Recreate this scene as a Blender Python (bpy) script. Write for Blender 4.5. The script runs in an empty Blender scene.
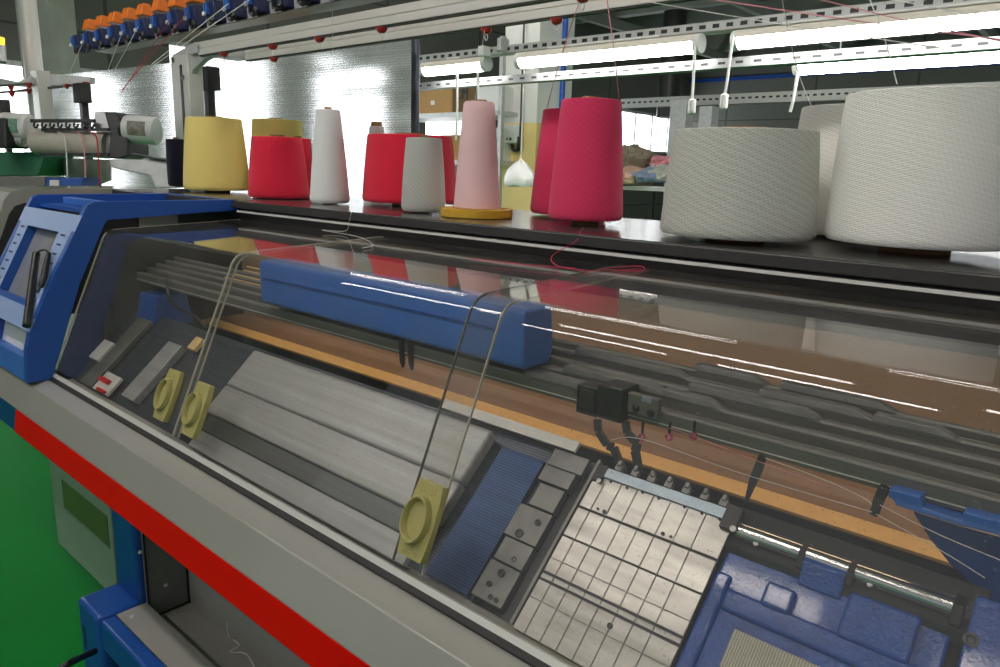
import bpy, bmesh, math, random
from mathutils import Vector, Matrix
random.seed(7)
S = bpy.context.scene
COL = S.collection
H = 1.70                      # camera height above the floor
F = 730.0; CX = 500.0; CY = 333.5
MR = ((0.74722669, -0.16698049, 0.64324939), (0.66388182, 0.14354202, -0.73393229), (0.03021906, 0.97545538, 0.21811374))
CAM = Vector((0, 0, H))
def ray(u, v):
    c = ((u-CX)/F, -(v-CY)/F, -1.0)
    return Vector([sum(MR[i][k]*c[k] for k in range(3)) for i in range(3)])
def py_(u, v, y): d = ray(u, v); return CAM + d*(y/d.y)
def px_(u, v, x): d = ray(u, v); return CAM + d*(x/d.x)
def pz_(u, v, zr): d = ray(u, v); return CAM + d*(zr/d.z)
def pd_(u, v, dep): return CAM + ray(u, v)*dep
def pp_(u, v, p0, n): d = ray(u, v); return CAM + d*((Vector(p0)-CAM).dot(n)/d.dot(n))
def proj(p):
    q = Vector(p)-CAM
    c = [sum(MR[k][i]*q[k] for k in range(3)) for i in range(3)]
    return CX+F*c[0]/-c[2], CY-F*c[1]/-c[2], -c[2]
def W(x, y, zr): return Vector((x, y, zr+H))

# ------------------------------------------------------------------ materials
def srgb(r, g, b):
    f = lambda c: (c/255/12.92) if c/255 <= .04045 else ((c/255+.055)/1.055)**2.4
    return (f(r), f(g), f(b), 1)
class NT:
    def __init__(s, name):
        s.m = bpy.data.materials.new(name); s.m.use_nodes = True
        s.t = s.m.node_tree; s.t.nodes.clear()
        s.out = s.t.nodes.new('ShaderNodeOutputMaterial')
    def n(s, typ, **kw):
        x = s.t.nodes.new('ShaderNode'+typ)
        for k, v in kw.items():
            if k.startswith('_'): setattr(x, k[1:], v)
            else:
                key = k.replace('__', ' ')
                try: key = int(key[1:]) if key[0] == 'i' and key[1:].isdigit() else key
                except Exception: pass
                inp = x.inputs[key]
                if hasattr(v, 'is_linked') or isinstance(v, bpy.types.NodeSocket): s.t.links.new(v, inp)
                else: inp.default_value = v
        return x
    def link(s, a, b): s.t.links.new(a, b)
    def math(s, op, a, b=0.0): 
        x = s.n('Math', _operation=op, i0=a, i1=b); return x.outputs[0]
    def done(s, sh): s.link(sh, s.out.inputs['Surface']); return s.m
def coords(t, kind='Object'): return t.n('TexCoord').outputs[kind]
def mat(name, col, rough=.5, metal=0., noise=.0, nscale=30., bump=0., bscale=200., spec=.5, stretch=None, coat=0.):
    t = NT(name); b = t.n('BsdfPrincipled')
    b.inputs['Roughness'].default_value = rough; b.inputs['Metallic'].default_value = metal
    b.inputs['Specular IOR Level'].default_value = spec
    b.inputs['Coat Weight'].default_value = coat; b.inputs['Coat Roughness'].default_value = .07
    co = coords(t)
    if stretch: co = t.n('Mapping', Vector=co, Scale=stretch).outputs[0]
    nz = t.n('TexNoise', Vector=co, Scale=nscale, Detail=4.0)
    cr = t.n('ValToRGB', Fac=nz.outputs['Fac'])
    lo = tuple(c*(1-noise) for c in col[:3])+(1,); hi = tuple(min(1, c*(1+noise)) for c in col[:3])+(1,)
    cr.color_ramp.elements[0].position = .3; cr.color_ramp.elements[1].position = .7
    cr.color_ramp.elements[0].color = lo; cr.color_ramp.elements[1].color = hi
    t.link(cr.outputs[0], b.inputs['Base Color'])
    if bump:
        nb = t.n('TexNoise', Vector=co, Scale=bscale, Detail=3.0)
        bp = t.n('Bump', Height=nb.outputs['Fac'], Strength=bump, Distance=.002)
        t.link(bp.outputs[0], b.inputs['Normal'])
    return t.done(b.outputs[0])
def emat(name, col, st):
    t = NT(name); e = t.n('Emission', Color=col, Strength=st); return t.done(e.outputs[0])
def yarn(name, col, fine=1.0, var=.22, cross=1.0):
    """wound yarn: two families of helical strands round the z axis"""
    t = NT(name); co = coords(t); sx = t.n('SeparateXYZ', Vector=co)
    ang = t.math('ARCTAN2', sx.outputs[1], sx.outputs[0])
    z = sx.outputs[2]
    nz = t.n('TexNoise', Vector=co, Scale=14.0, Detail=2.0)
    wob = t.math('MULTIPLY', nz.outputs['Fac'], 9.0)
    def fam(k, n):
        p = t.math('ADD', t.math('ADD', t.math('MULTIPLY', ang, float(k)), t.math('MULTIPLY', z, n)), wob)
        return t.math('SINE', p)
    a = fam(66*cross, 2100*fine); c = fam(-54*cross, 1750*fine); d = fam(26*cross, 820*fine)
    mx = t.math('MAXIMUM', a, c)
    h = t.math('ADD', t.math('MULTIPLY', mx, .5), t.math('MULTIPLY', d, .25))
    n2 = t.n('TexNoise', Vector=co, Scale=420.0, Detail=2.0)
    h2 = t.math('ADD', h, n2.outputs['Fac'])
    mr = t.n('MapRange', Value=h2, i1=-.4, i2=1.3, i3=1-var, i4=1.0+var*.5)
    mixc = t.n('VectorMath', _operation='SCALE', i0=col[:3]); t.link(mr.outputs[0], mixc.inputs['Scale'])
    b = t.n('BsdfPrincipled'); b.inputs['Roughness'].default_value = .85
    b.inputs['Specular IOR Level'].default_value = .15
    b.inputs['Sheen Weight'].default_value = .15
    t.link(mixc.outputs[0], b.inputs['Base Color'])
    bp = t.n('Bump', Height=h2, Strength=.55, Distance=.0015); t.link(bp.outputs[0], b.inputs['Normal'])
    return t.done(b.outputs[0])
def glassmat(name, tint, haze=.07, hazecol=(.5, .5, .5, 1), rough=.03, hscale=6.):
    t = NT(name); co = coords(t)
    tr = t.n('BsdfTransparent', Color=tint); gl = t.n('BsdfGlossy', Color=(1, 1, 1, 1), Roughness=rough)
    lw = t.n('LayerWeight', Blend=.5)
    fr = t.math('ADD', t.math('MULTIPLY', t.math('POWER', lw.outputs['Facing'], 5.0), .96), .035)
    m1 = t.n('MixShader', Fac=fr); t.link(tr.outputs[0], m1.inputs[1]); t.link(gl.outputs[0], m1.inputs[2])
    df = t.n('BsdfDiffuse', Color=hazecol)
    nz = t.n('TexNoise', Vector=co, Scale=hscale, Detail=6.0, Roughness=.65)
    n2 = t.n('TexNoise', Vector=co, Scale=300.0, Detail=1.0)
    mr = t.n('MapRange', Value=nz.outputs['Fac'], i1=.35, i2=.75, i3=haze*.4, i4=haze*1.9)
    sp = t.n('MapRange', Value=n2.outputs['Fac'], i1=.68, i2=.76, i3=0., i4=.22)
    fac = t.math('ADD', mr.outputs[0], sp.outputs[0])
    m2 = t.n('MixShader', Fac=fac); t.link(m1.outputs[0], m2.inputs[1]); t.link(df.outputs[0], m2.inputs[2])
    return t.done(m2.outputs[0])
def perf(name, col, px=.05, duty=.45, zc=.0, zh=.006, off=0.):
    """sheet steel with a row of punched slots along x"""
    t = NT(name); sx = t.n('SeparateXYZ', Vector=coords(t))
    fr = t.math('FRACT', t.math('DIVIDE', sx.outputs[0], px))
    a = t.math('LESS_THAN', fr, duty)
    zz = t.math('ABSOLUTE', t.math('SUBTRACT', sx.outputs[2], zc))
    c = t.math('LESS_THAN', zz, zh)
    m = t.math('MULTIPLY', a, c)
    mx = t.n('Mix', _data_type='RGBA'); t.link(m, mx.inputs[0]); mx.inputs[6].default_value = col; mx.inputs[7].default_value = (.02, .02, .02, 1)
    b = t.n('BsdfPrincipled', Roughness=.45, Metallic=.3); t.link(mx.outputs[2], b.inputs['Base Color'])
    return t.done(b.outputs[0])
def needlemat(name, c1, c2, pitch=.0018):
    """fine needle slots running down the bed"""
    t = NT(name); co = coords(t); sx = t.n('SeparateXYZ', Vector=co)
    s = t.math('SINE', t.math('MULTIPLY', sx.outputs[0], 6.283/pitch))
    r = t.math('SINE', t.math('MULTIPLY', sx.outputs[2], 6.283/.0034))
    h = t.math('MULTIPLY', t.math('ADD', s, 1.0), t.math('ADD', t.math('MULTIPLY', r, .35), .65))
    mp = t.n('Mapping', Vector=co, Scale=(1.5, 30, 30)); nz = t.n('TexNoise', Vector=mp.outputs[0], Scale=3.0, Detail=3.0)
    h = t.math('MULTIPLY', h, t.math('ADD', nz.outputs['Fac'], .1))
    mx = t.n('Mix', _data_type='RGBA'); t.link(h, mx.inputs[0]); mx.inputs[6].default_value = c1; mx.inputs[7].default_value = c2
    b = t.n('BsdfPrincipled', Roughness=.4, Metallic=.6); t.link(mx.outputs[2], b.inputs['Base Color'])
    return t.done(b.outputs[0])
def ventmat(name, c1, c2):
    t = NT(name); co = coords(t)
    w = t.n('TexWave', Vector=co, Scale=90.0, Distortion=1.2); w.bands_direction = 'X' if hasattr(w, 'bands_direction') else 'X'
    mx = t.n('Mix', _data_type='RGBA'); t.link(w.outputs['Fac'], mx.inputs[0]); mx.inputs[6].default_value = c1; mx.inputs[7].default_value = c2
    b = t.n('BsdfPrincipled', Roughness=.5); t.link(mx.outputs[2], b.inputs['Base Color'])
    bp = t.n('Bump', Height=w.outputs['Fac'], Strength=.5, Distance=.001); t.link(bp.outputs[0], b.inputs['Normal'])
    return t.done(b.outputs[0])
def screenmat(name):
    """ribbed translucent polycarbonate"""
    t = NT(name); co = coords(t); sx = t.n('SeparateXYZ', Vector=co)
    mp = t.n('Mapping', Vector=co, Scale=(.35, .35, 55)); nz = t.n('TexNoise', Vector=mp.outputs[0], Scale=3.0, Detail=3.0)
    rb = t.math('SINE', t.math('MULTIPLY', sx.outputs[2], 6.283/.011))
    k = t.math('ADD', t.math('MULTIPLY', rb, .10), t.math('ADD', t.math('MULTIPLY', nz.outputs['Fac'], .5), .72))
    cc = t.n('CombineColor'); 
    for i in range(3): t.link(k, cc.inputs[i])
    rf = t.n('BsdfRefraction', Roughness=.22, IOR=1.15); t.link(cc.outputs[0], rf.inputs['Color'])
    tl = t.n('BsdfTranslucent', Color=(.75, .77, .78, 1)); gl = t.n('BsdfGlossy', Color=(.8, .8, .8, 1), Roughness=.2)
    m1 = t.n('MixShader', Fac=.25); t.link(rf.outputs[0], m1.inputs[1]); t.link(tl.outputs[0], m1.inputs[2])
    m2 = t.n('MixShader', Fac=.08); t.link(m1.outputs[0], m2.inputs[1]); t.link(gl.outputs[0], m2.inputs[2])
    return t.done(m2.outputs[0])
def wallmat(name, col, seam=1.2, axis=0):
    t = NT(name); sx = t.n('SeparateXYZ', Vector=coords(t))
    fr = t.math('FRACT', t.math('DIVIDE', sx.outputs[axis], seam)); a = t.math('LESS_THAN', fr, .02)
    fz = t.math('FRACT', t.math('DIVIDE', sx.outputs[2], 1.0)); az = t.math('LESS_THAN', fz, .025)
    m = t.math('MAXIMUM', a, az)
    mx = t.n('Mix', _data_type='RGBA'); t.link(m, mx.inputs[0]); mx.inputs[6].default_value = col; mx.inputs[7].default_value = tuple(c*.5 for c in col[:3])+(1,)
    b = t.n('BsdfPrincipled', Roughness=.8); t.link(mx.outputs[2], b.inputs['Base Color']); return t.done(b.outputs[0])

M = {}
M['cab'] = mat('cabinet_grey_paint', (.36, .35, .31, 1), .4, noise=.03, nscale=5, coat=.8)
M['cabdark'] = mat('grey_panel_paint', (.16, .155, .14, 1), .55, noise=.04)
M['red'] = mat('red_paint', srgb(222, 4, 2), .5, spec=.15)
M['blue'] = mat('blue_paint', srgb(30, 80, 160), .38, noise=.05, nscale=8, bump=.05, bscale=500)
M['bluelt'] = mat('light_blue_paint', srgb(62, 112, 192), .4, noise=.04, nscale=8)
M['face'] = mat('pale_blue_panel', srgb(150, 172, 215), .4, noise=.03)
M['bluecast'] = mat('blue_textured_casting', srgb(16, 74, 158), .26, noise=.14, nscale=25, bump=1.0, bscale=230, coat=.4)
M['tens'] = mat('navy_plastic', srgb(18, 30, 74), .5)
M['orange'] = mat('orange_plastic', srgb(235, 120, 25), .35, noise=.08, nscale=60)
M['shelf'] = mat('grey_shelf_laminate', (.085, .082, .078, 1), .2, metal=.35, noise=.1, nscale=20, bump=.05, bscale=300)
M['shelfedge'] = mat('shelf_edge_metal', (.12, .115, .11, 1), .35, metal=.5)
M['alu'] = mat('brushed_aluminium', (.68, .67, .62, 1), .42, metal=.2, noise=.05, stretch=(1, 40, 40))
M['galv'] = mat('galvanised_steel', (.55, .56, .55, 1), .45, metal=.4, noise=.12, nscale=20)
M['steel'] = mat('stained_steel', (.40, .39, .365, 1), .33, metal=.7, noise=.34, nscale=13, bump=.08, bscale=60, stretch=(.4, 3, 3))
M['steel2'] = mat('dull_steel', (.20, .20, .19, 1), .45, metal=.6, noise=.2, nscale=18)
M['steelblue'] = mat('bluish_steel', (.38, .46, .53, 1), .4, metal=.6, noise=.1)
M['steelpost'] = mat('dark_blue_steel', (.07, .08, .10, 1), .3, metal=.5)
M['chrome'] = mat('polished_rod', (.86, .87, .87, 1), .16, metal=1.)
M['dark'] = mat('black_plastic', (.012, .012, .013, 1), .4)
M['dark2'] = mat('dark_interior', (.028, .027, .026, 1), .55, noise=.2)
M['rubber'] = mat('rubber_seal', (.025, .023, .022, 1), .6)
M['rail'] = mat('grey_green_rail', (.185, .182, .165, 1), .36, metal=.4, noise=.12, nscale=8, stretch=(.6, 20, 20))
M['railshine'] = mat('rail_edge_highlight', (.27, .265, .24, 1), .4, metal=.3)  # paler than the rail: edge highlight put into the colour
M['raildark'] = mat('dark_rail', (.05, .05, .047, 1), .4, metal=.4)
M['brown'] = mat('tan_back_panel', (.36, .245, .165, 1), .4, noise=.1, nscale=6, metal=.2)
M['gold'] = mat('golden_strip', (.92, .66, .30, 1), .4, metal=.1, noise=.05)
M['handle'] = mat('olive_plastic', srgb(172, 163, 104), .5, noise=.03, bump=.05)
M['needle'] = needlemat('needle_bed', (.015, .02, .035, 1), (.16, .18, .22, 1))
M['needleblue'] = needlemat('needle_block_blue', (.01, .02, .06, 1), (.05, .12, .30, 1), .0032)
M['cover'] = mat('carriage_grey', (.42, .43, .42, 1), .4, metal=.3, noise=.12, nscale=6, stretch=(.3, 14, 14))
M['cover2'] = mat('carriage_dark', (.12, .125, .125, 1), .4, metal=.4, noise=.2, nscale=6, stretch=(.3, 14, 14))
M['glass'] = glassmat('smoky_cover_glass', (.965, .955, .94, 1), .028, (.45, .45, .43, 1))
M['edge'] = mat('glass_edge', (.50, .48, .38, 1), .25)
M['edgedark'] = mat('glass_edge_dark', (.12, .12, .10, 1), .25)
M['white'] = mat('white_plastic', (.75, .75, .72, 1), .4)
M['beige'] = mat('beige_roller', srgb(190, 185, 170), .6, noise=.06)
M['card'] = mat('cardboard', srgb(185, 145, 90), .8, noise=.06)
M['card2'] = mat('dark_cardboard', srgb(105, 82, 50), .8, noise=.1)
M['core'] = mat('brown_cardboard_core', srgb(150, 112, 70), .7, noise=.08)
M['yellowplate'] = mat('yellow_plastic_dish', srgb(205, 160, 45), .5, noise=.12, nscale=30)
M['floor'] = mat('green_floor_paint', srgb(0, 132, 46), .6, spec=.06, noise=.05, nscale=2.5)
M['ceil'] = mat('dark_ceiling', (.13, .135, .12, 1), .8, noise=.25, nscale=.8)
M['beamc'] = mat('roof_beam_paint', (.34, .35, .32, 1), .7, noise=.1, nscale=2)
M['wallb'] = wallmat('grey_wall_panels', (.17, .175, .155, 1), 2.0, 0)
M['walll'] = wallmat('pale_wall_panels', (.17, .17, .155, 1), 2.0, 1)
M['colw'] = mat('white_column_paint', (.78, .78, .74, 1), .6, noise=.02)
M['colg'] = mat('concrete_column', (.45, .45, .40, 1), .7, noise=.12, nscale=4)
M['coly'] = mat('yellow_column_base', srgb(255, 226, 150), .6)
M['pipe'] = mat('blue_pipe', srgb(30, 80, 170), .4)
M['reflector'] = mat('lamp_reflector', (.72, .68, .58, 1), .5)
M['tube'] = emat('lit_tube', (1, .97, .93, 1), 22.0)
M['tubehall'] = emat('unseen_hall_tube', (1, .96, .91, 1), 26.0)
M['day'] = emat('daylight_pane', (.93, .97, 1, 1), 4.5)
M['reddot'] = mat('red_guide', srgb(165, 45, 38), .4)
M['pinkring'] = mat('pink_ceramic', srgb(175, 70, 110), .25)
M['thread_w'] = mat('white_thread', (.75, .74, .70, 1), .8)
M['thread_p'] = mat('pink_thread', srgb(215, 60, 100), .8)
M['thread_lp'] = mat('pale_pink_thread', srgb(225, 150, 160), .8)
M['thread_r'] = mat('red_thread', srgb(200, 40, 50), .8)
M['cable'] = mat('black_cable', (.012, .012, .012, 1), .4)
M['green'] = mat('green_panel', srgb(40, 110, 75), .5)
M['gbox'] = mat('grey_green_box', (.30, .36, .30, 1), .4, noise=.03)
M['gwin'] = mat('olive_window', (.12, .17, .06, 1), .35, spec=.2)
M['screen'] = screenmat('ribbed_polycarbonate')
M['sil'] = mat('silver_display', (.5, .5, .52, 1), .3, metal=.5, noise=.12, nscale=12)
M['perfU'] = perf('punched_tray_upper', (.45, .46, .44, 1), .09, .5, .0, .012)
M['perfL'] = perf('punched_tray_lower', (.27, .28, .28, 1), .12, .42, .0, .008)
M['vent'] = ventmat('cream_fabric_pad', (.30, .28, .22, 1), (.66, .63, .52, 1))
M['bag'] = mat('white_plastic_bag', (.8, .8, .78, 1), .35, noise=.06, bump=.5, bscale=30)
for nm, c in dict(cloth_taupe=(150, 138, 120), cloth_blue=(150, 165, 195), cloth_peach=(225, 185, 165), cloth_pink=(225, 150, 160), cloth_white=(215, 215, 205), cloth_dark=(40, 42, 50)).items():
    M[nm] = mat(nm, srgb(*c), .9, noise=.12, nscale=20, bump=.6, bscale=40)
Y_ = dict(black=(22, 24, 40), yellow=(250, 228, 135), red=(228, 42, 68), white=(246, 246, 242), grey=(196, 197, 187), pink=(246, 206, 206), rose=(224, 60, 102), ivory=(246, 244, 236), greyl=(190, 191, 183))
for k, c in Y_.items(): M['y_'+k] = yarn('yarn_'+k, srgb(*c), fine=.55 if k in ('grey', 'greyl', 'rose') else .8, var=.26 if k in ('grey', 'greyl') else .11)

# ------------------------------------------------------------------ mesh helpers
def wloc(o):
    v = Vector((0, 0, 0))
    while o: v += o.location; o = o.parent
    return v
class MB:
    def __init__(s): s.b = bmesh.new()
    def face(s, pts):
        try: return s.b.faces.new([s.b.verts.new(p) for p in pts])
        except Exception: return None
    def hexa(s, p):       # 8 corners: bottom 4, top 4
        v = [s.b.verts.new(q) for q in p]
        for f in ((0, 3, 2, 1), (4, 5, 6, 7), (0, 1, 5, 4), (1, 2, 6, 5), (2, 3, 7, 6), (3, 0, 4, 7)): s.b.faces.new([v[i] for i in f])
        return s
    def box(s, a, b):
        x0, x1 = sorted((a[0], b[0])); y0, y1 = sorted((a[1], b[1])); z0, z1 = sorted((a[2], b[2]))
        return s.hexa([(x0, y0, z0), (x1, y0, z0), (x1, y1, z0), (x0, y1, z0), (x0, y0, z1), (x1, y0, z1), (x1, y1, z1), (x0, y1, z1)])
    def prism(s, poly, x0, x1):      # poly in (y, zr), extruded along x
        a = [s.b.verts.new((x0, y, z+H)) for y, z in poly]; b = [s.b.verts.new((x1, y, z+H)) for y, z in poly]
        n = len(poly)
        s.b.faces.new(a); s.b.faces.new(b[::-1])
        for i in range(n): s.b.faces.new((a[i], b[i], b[(i+1) % n], a[(i+1) % n]))
        return s
    def slab(s, pts, th):            # planar polygon (world points) thickened by vector th
        th = Vector(th); a = [s.b.verts.new(p) for p in pts]; b = [s.b.verts.new(Vector(p)+th) for p in pts]; n = len(pts)
        s.b.faces.new(a); s.b.faces.new(b[::-1])
        for i in range(n): s.b.faces.new((a[i], b[i], b[(i+1) % n], a[(i+1) % n]))
        return s
    def tube(s, pts, r, seg=8, cap=True):
        pts = [Vector(p) for p in pts]; rings = []
        up = Vector((0, 0, 1))
        for i, p in enumerate(pts):
            d = (pts[min(i+1, len(pts)-1)]-pts[max(i-1, 0)])
            if d.length < 1e-9: d = Vector((0, 0, 1))
            d.normalize(); u = up if abs(d.dot(up)) < .95 else Vector((1, 0, 0))
            a = d.cross(u).normalized(); b = d.cross(a)
            rr = r[i] if isinstance(r, (list, tuple)) else r
            rings.append([s.b.verts.new(p+a*rr*math.cos(t*2*math.pi/seg)+b*rr*math.sin(t*2*math.pi/seg)) for t in range(seg)])
        for q in range(len(rings)-1):
            for t in range(seg): s.b.faces.new((rings[q][t], rings[q][(t+1) % seg], rings[q+1][(t+1) % seg], rings[q+1][t]))
        if cap: s.b.faces.new(rings[0][::-1]); s.b.faces.new(rings[-1])
        return s
    def lathe(s, c, prof, seg=64, axis=Vector((0, 0, 1))):   # prof (r, h)
        axis = Vector(axis).normalized(); u = Vector((1, 0, 0)) if abs(axis.x) < .9 else Vector((0, 1, 0))
        a = axis.cross(u).normalized(); b = axis.cross(a); c = Vector(c); rings = []
        for r, h in prof: rings.append([s.b.verts.new(c+axis*h+(a*math.cos(t*2*math.pi/seg)+b*math.sin(t*2*math.pi/seg))*max(r, 1e-5)) for t in range(seg)])
        for q in range(len(rings)-1):
            for t in range(seg): s.b.faces.new((rings[q][t], rings[q][(t+1) % seg], rings[q+1][(t+1) % seg], rings[q+1][t]))
        s.b.faces.new(rings[0][::-1]); s.b.faces.new(rings[-1])
        return s
    def build(s, name, m, parent=None, loc=None, bevel=0., smooth=False, sub=0):
        bmesh.ops.recalc_face_normals(s.b, faces=s.b.faces)
        if loc is None:
            base = Vector((0, 0, 0)) if parent is not None else None
            if base is None:
                vs = [v.co for v in s.b.verts]
                base = Vector(((min(v.x for v in vs)+max(v.x for v in vs))/2, (min(v.y for v in vs)+max(v.y for v in vs))/2, min(v.z for v in vs)))
                loc = base
            else: loc = Vector((0, 0, 0)); base = wloc(parent)
        else:
            base = Vector(loc); loc = base - (wloc(parent) if parent else Vector((0, 0, 0)))
        bmesh.ops.translate(s.b, verts=s.b.verts, vec=-base)
        me = bpy.data.meshes.new(name); s.b.to_mesh(me); s.b.free()
        me.materials.append(M[m] if isinstance(m, str) else m)
        o = bpy.data.objects.new(name, me); COL.objects.link(o)
        o.parent = parent; o.location = loc
        if smooth:
            for p in me.polygons: p.use_smooth = True
            me.set_sharp_from_angle(angle=math.radians(38))
        if bevel:
            bv = o.modifiers.new('bevel', 'BEVEL'); bv.width = bevel; bv.segments = 3; bv.limit_method = 'ANGLE'; bv.harden_normals = False
            for p in me.polygons: p.use_smooth = True
            me.set_sharp_from_angle(angle=math.radians(30))
        if sub:
            sv = o.modifiers.new('sub', 'SUBSURF'); sv.levels = sub; sv.render_levels = sub
            for p in me.polygons: p.use_smooth = True
        return o
def tag(o, label, cat, group=None):
    o['label'] = label; o['category'] = cat
    if group: o['group'] = group
    return o
def thing(name, loc, label, cat, group=None):
    o = bpy.data.objects.new(name, None); COL.objects.link(o); o.location = loc; o.empty_display_size = .05
    return tag(o, label, cat, group)
def struct(o): o['kind'] = 'structure'; return o
def label(o, t): o['label'] = t; return o
def smoothpath(pts, n=8):
    P = [Vector(p) for p in pts]; out = []
    for i in range(len(P)-1):
        a = P[max(i-1, 0)]; b = P[i]; c = P[i+1]; d = P[min(i+2, len(P)-1)]
        for k in range(n):
            t = k/n; out.append(.5*((2*b)+(c-a)*t+(2*a-5*b+4*c-d)*t*t+(3*b-a-3*c+d)*t**3))
    out.append(P[-1]); return out

# ------------------------------------------------------------------ camera
cam = bpy.data.cameras.new('camera'); co = bpy.data.objects.new('camera', cam); COL.objects.link(co)
cam.sensor_width = 36; cam.lens = 36*F/1000; cam.clip_start = .02; cam.clip_end = 200
R = Matrix([[MR[i][k] for k in range(3)] for i in range(3)]).to_4x4()
co.matrix_world = Matrix.Translation(CAM) @ R
S.camera = co

# ------------------------------------------------------------------ setting
WX = -9.0; WY = 17.0; CZ = 4.9
struct(MB().box((WX, -6, -.1), (9, WY, 0)).build('floor', 'floor'))
struct(MB().box((WX, -6, CZ), (9, WY, CZ+.1)).build('ceiling', 'ceil'))
struct(MB().box((WX, WY, 0), (9, WY+.2, CZ)).build('wall_back', 'wallb'))
# left wall with window openings (pieces around the bands)
wins = [(0.2, 1.7), (2.3, 3.6), (4.2, 5.5), (6.3, 7.5), (8.3, 9.8)]
zb, zt = H-.55, H+.95
wb = MB().box((WX-.2, -6, 0), (WX, WY, zb)).box((WX-.2, -6, H+1.5), (WX, 12.5, CZ)).box((WX-.2, 12.5, H+1.38), (WX, WY, CZ)).box((WX-.2, 12.5, zb), (WX, WY, H+.5))
ys = [-6]+[q for w in wins for q in w]+[12.5]
for i in range(0, len(ys), 2): wb.box((WX-.2, ys[i], zb), (WX, ys[i+1], H+1.5))
tops = [zt, zt, H+1.38, H+1.5, zt]
for (a, b), t_ in zip(wins, tops):
    if t_ < H+1.5: wb.box((WX-.2, a, t_), (WX, b, H+1.5))
struct(wb.build('wall_left', 'walll'))
wi = 0
def window(y0, y1, z0, z1, nm=3):
    global wi; wi += 1
    fr = MB()
    for a in range(nm+1):
        yy = y0+(y1-y0)*a/nm; fr.box((WX-.12, yy-.025, z0), (WX-.04, yy+.025, z1))
    fr.box((WX-.12, y0, z0), (WX-.04, y1, z0+.05)).box((WX-.12, y0, z1-.05), (WX-.04, y1, z1))
    o = struct(fr.build('window_%d' % wi, 'galv')); 
    MB().box((WX-.16, y0, z0), (WX-.14, y1, z1)).build('window_pane', 'day', o)
for (a, b), t_ in zip(wins, tops): window(a, b, zb, t_, 2)
window(12.5, WY-.1, H+.5, H+1.38, 6)
# back wall: blue conduit, louvre window strip and roof beams
struct(MB().box((WX, WY-.06, H+.132*WY-.04), (9, WY-.02, H+.132*WY+.04)).build('trim_1', 'pipe'))
wi += 1
o = struct(MB().box((-6.1, WY-.1, H+.95), (2, WY, H+1.02)).box((-6.1, WY-.1, H+.62), (2, WY, H+.68)).build('window_%d' % wi, 'galv'))
MB().box((-6.1, WY-.05, H+.68), (2, WY-.02, H+.95)).build('window_pane', 'day', o)
for i in range(7):
    yy = 3.0+i*2.2
    struct(MB().box((WX, yy, CZ-.45), (9, yy+.18, CZ)).build('beam_%d' % (i+1), 'beamc'))
for i in range(5):
    xx = -8.0+i*2.6
    struct(MB().box((xx, 1.5, CZ-.62), (xx+.10, WY, CZ-.45)).build('purlin_%d' % (i+1), 'beamc'))
# white column with yellow base
cy0 = 6.5; x0 = -.885*cy0; x1 = -.809*cy0
ztop = py_(520, 123, cy0).z
col = struct(MB().box((x0, cy0, ztop), (x1, cy0+.62, CZ)).build('column_1', 'colw'))
MB().box((x0, cy0, 0), (x1, cy0+.62, ztop)).build('column_base', 'coly', col)
def blue_pipe(u, v0, v1, y, r, name='pipe', lab='blue vertical pipe running up beside the white column'):
    a = py_(u, v0, y)
    tag(MB().tube([(a.x, y, 1.2), (a.x, y, CZ-.01)], r, 12).build(name, 'pipe', smooth=True), lab, 'pipe')
blue_pipe(566, 14, 100, 6.9, .03)
tag(MB().tube([(x1-.20, cy0-.025, ztop-.3), (x1-.20, cy0-.025, CZ-.01)], .016, 8).build('conduit', 'raildark', smooth=True), 'dark grey conduit running up the front of the white column', 'conduit')
# concrete column + second at far left
a = pd_(19, 40, 7.0); b = pd_(52, 40, 7.0)
struct(MB().slab([(a.x, a.y, 0), (b.x, b.y, 0), (b.x, b.y, CZ), (a.x, a.y, CZ)], (-.29, .33, 0)).build('column_2', 'colg'))
tag(MB().tube([(b.x-.14, b.y-.18, 1.4), (b.x-.14, b.y-.18, CZ-.02)], .02, 8).build('pipe', 'pipe', smooth=True), 'thin blue pipe on the concrete column above the winding unit', 'pipe')

# ------------------------------------------------------------------ fluorescent fixtures, trays
def fixture(u0, u1, vtop, vbot, Y, lab, dx=0, dz=0):
    a = py_(u0, (vtop+vbot)/2, Y) if u0 > -900 else None
    zb_ = py_(600, vbot, Y).z+dz; zt_ = py_(600, vtop, Y).z+dz
    xa = py_(u0, 50, Y).x; xb = py_(u1, 50, Y).x if u1 < 1000 else xa+1.95
    t = thing('fluorescent_lamp', ((xa+xb)/2, Y, zb_), lab, 'lamp', 'tube lamps hung under the cable trays')
    r = (zt_-zb_)/2; zc = (zt_+zb_)/2
    MB().tube([(xa+.03, Y, zc-.012), (xb-.03, Y, zc-.012)], r*.95, 16).build('diffuser', 'tube', t, smooth=True)
    MB().box((xa+.05, Y-.05, zc+r*.55), (xb-.05, Y+.05, zt_+.012)).build('housing', 'white', t)
    for xe in (xa, xb-.035): MB().tube([(xe, Y, zc-.006), (xe+.035, Y, zc-.006)], r*1.02, 16).build('end_cap', 'white', t, smooth=True)
    for xe in (xa+.25, xb-.25): MB().tube([(xe, Y, zt_+.012), (xe, Y, zt_+.075)], .006, 6).build('hanger', 'galv', t)
    return t
YL = 4.5
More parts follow.
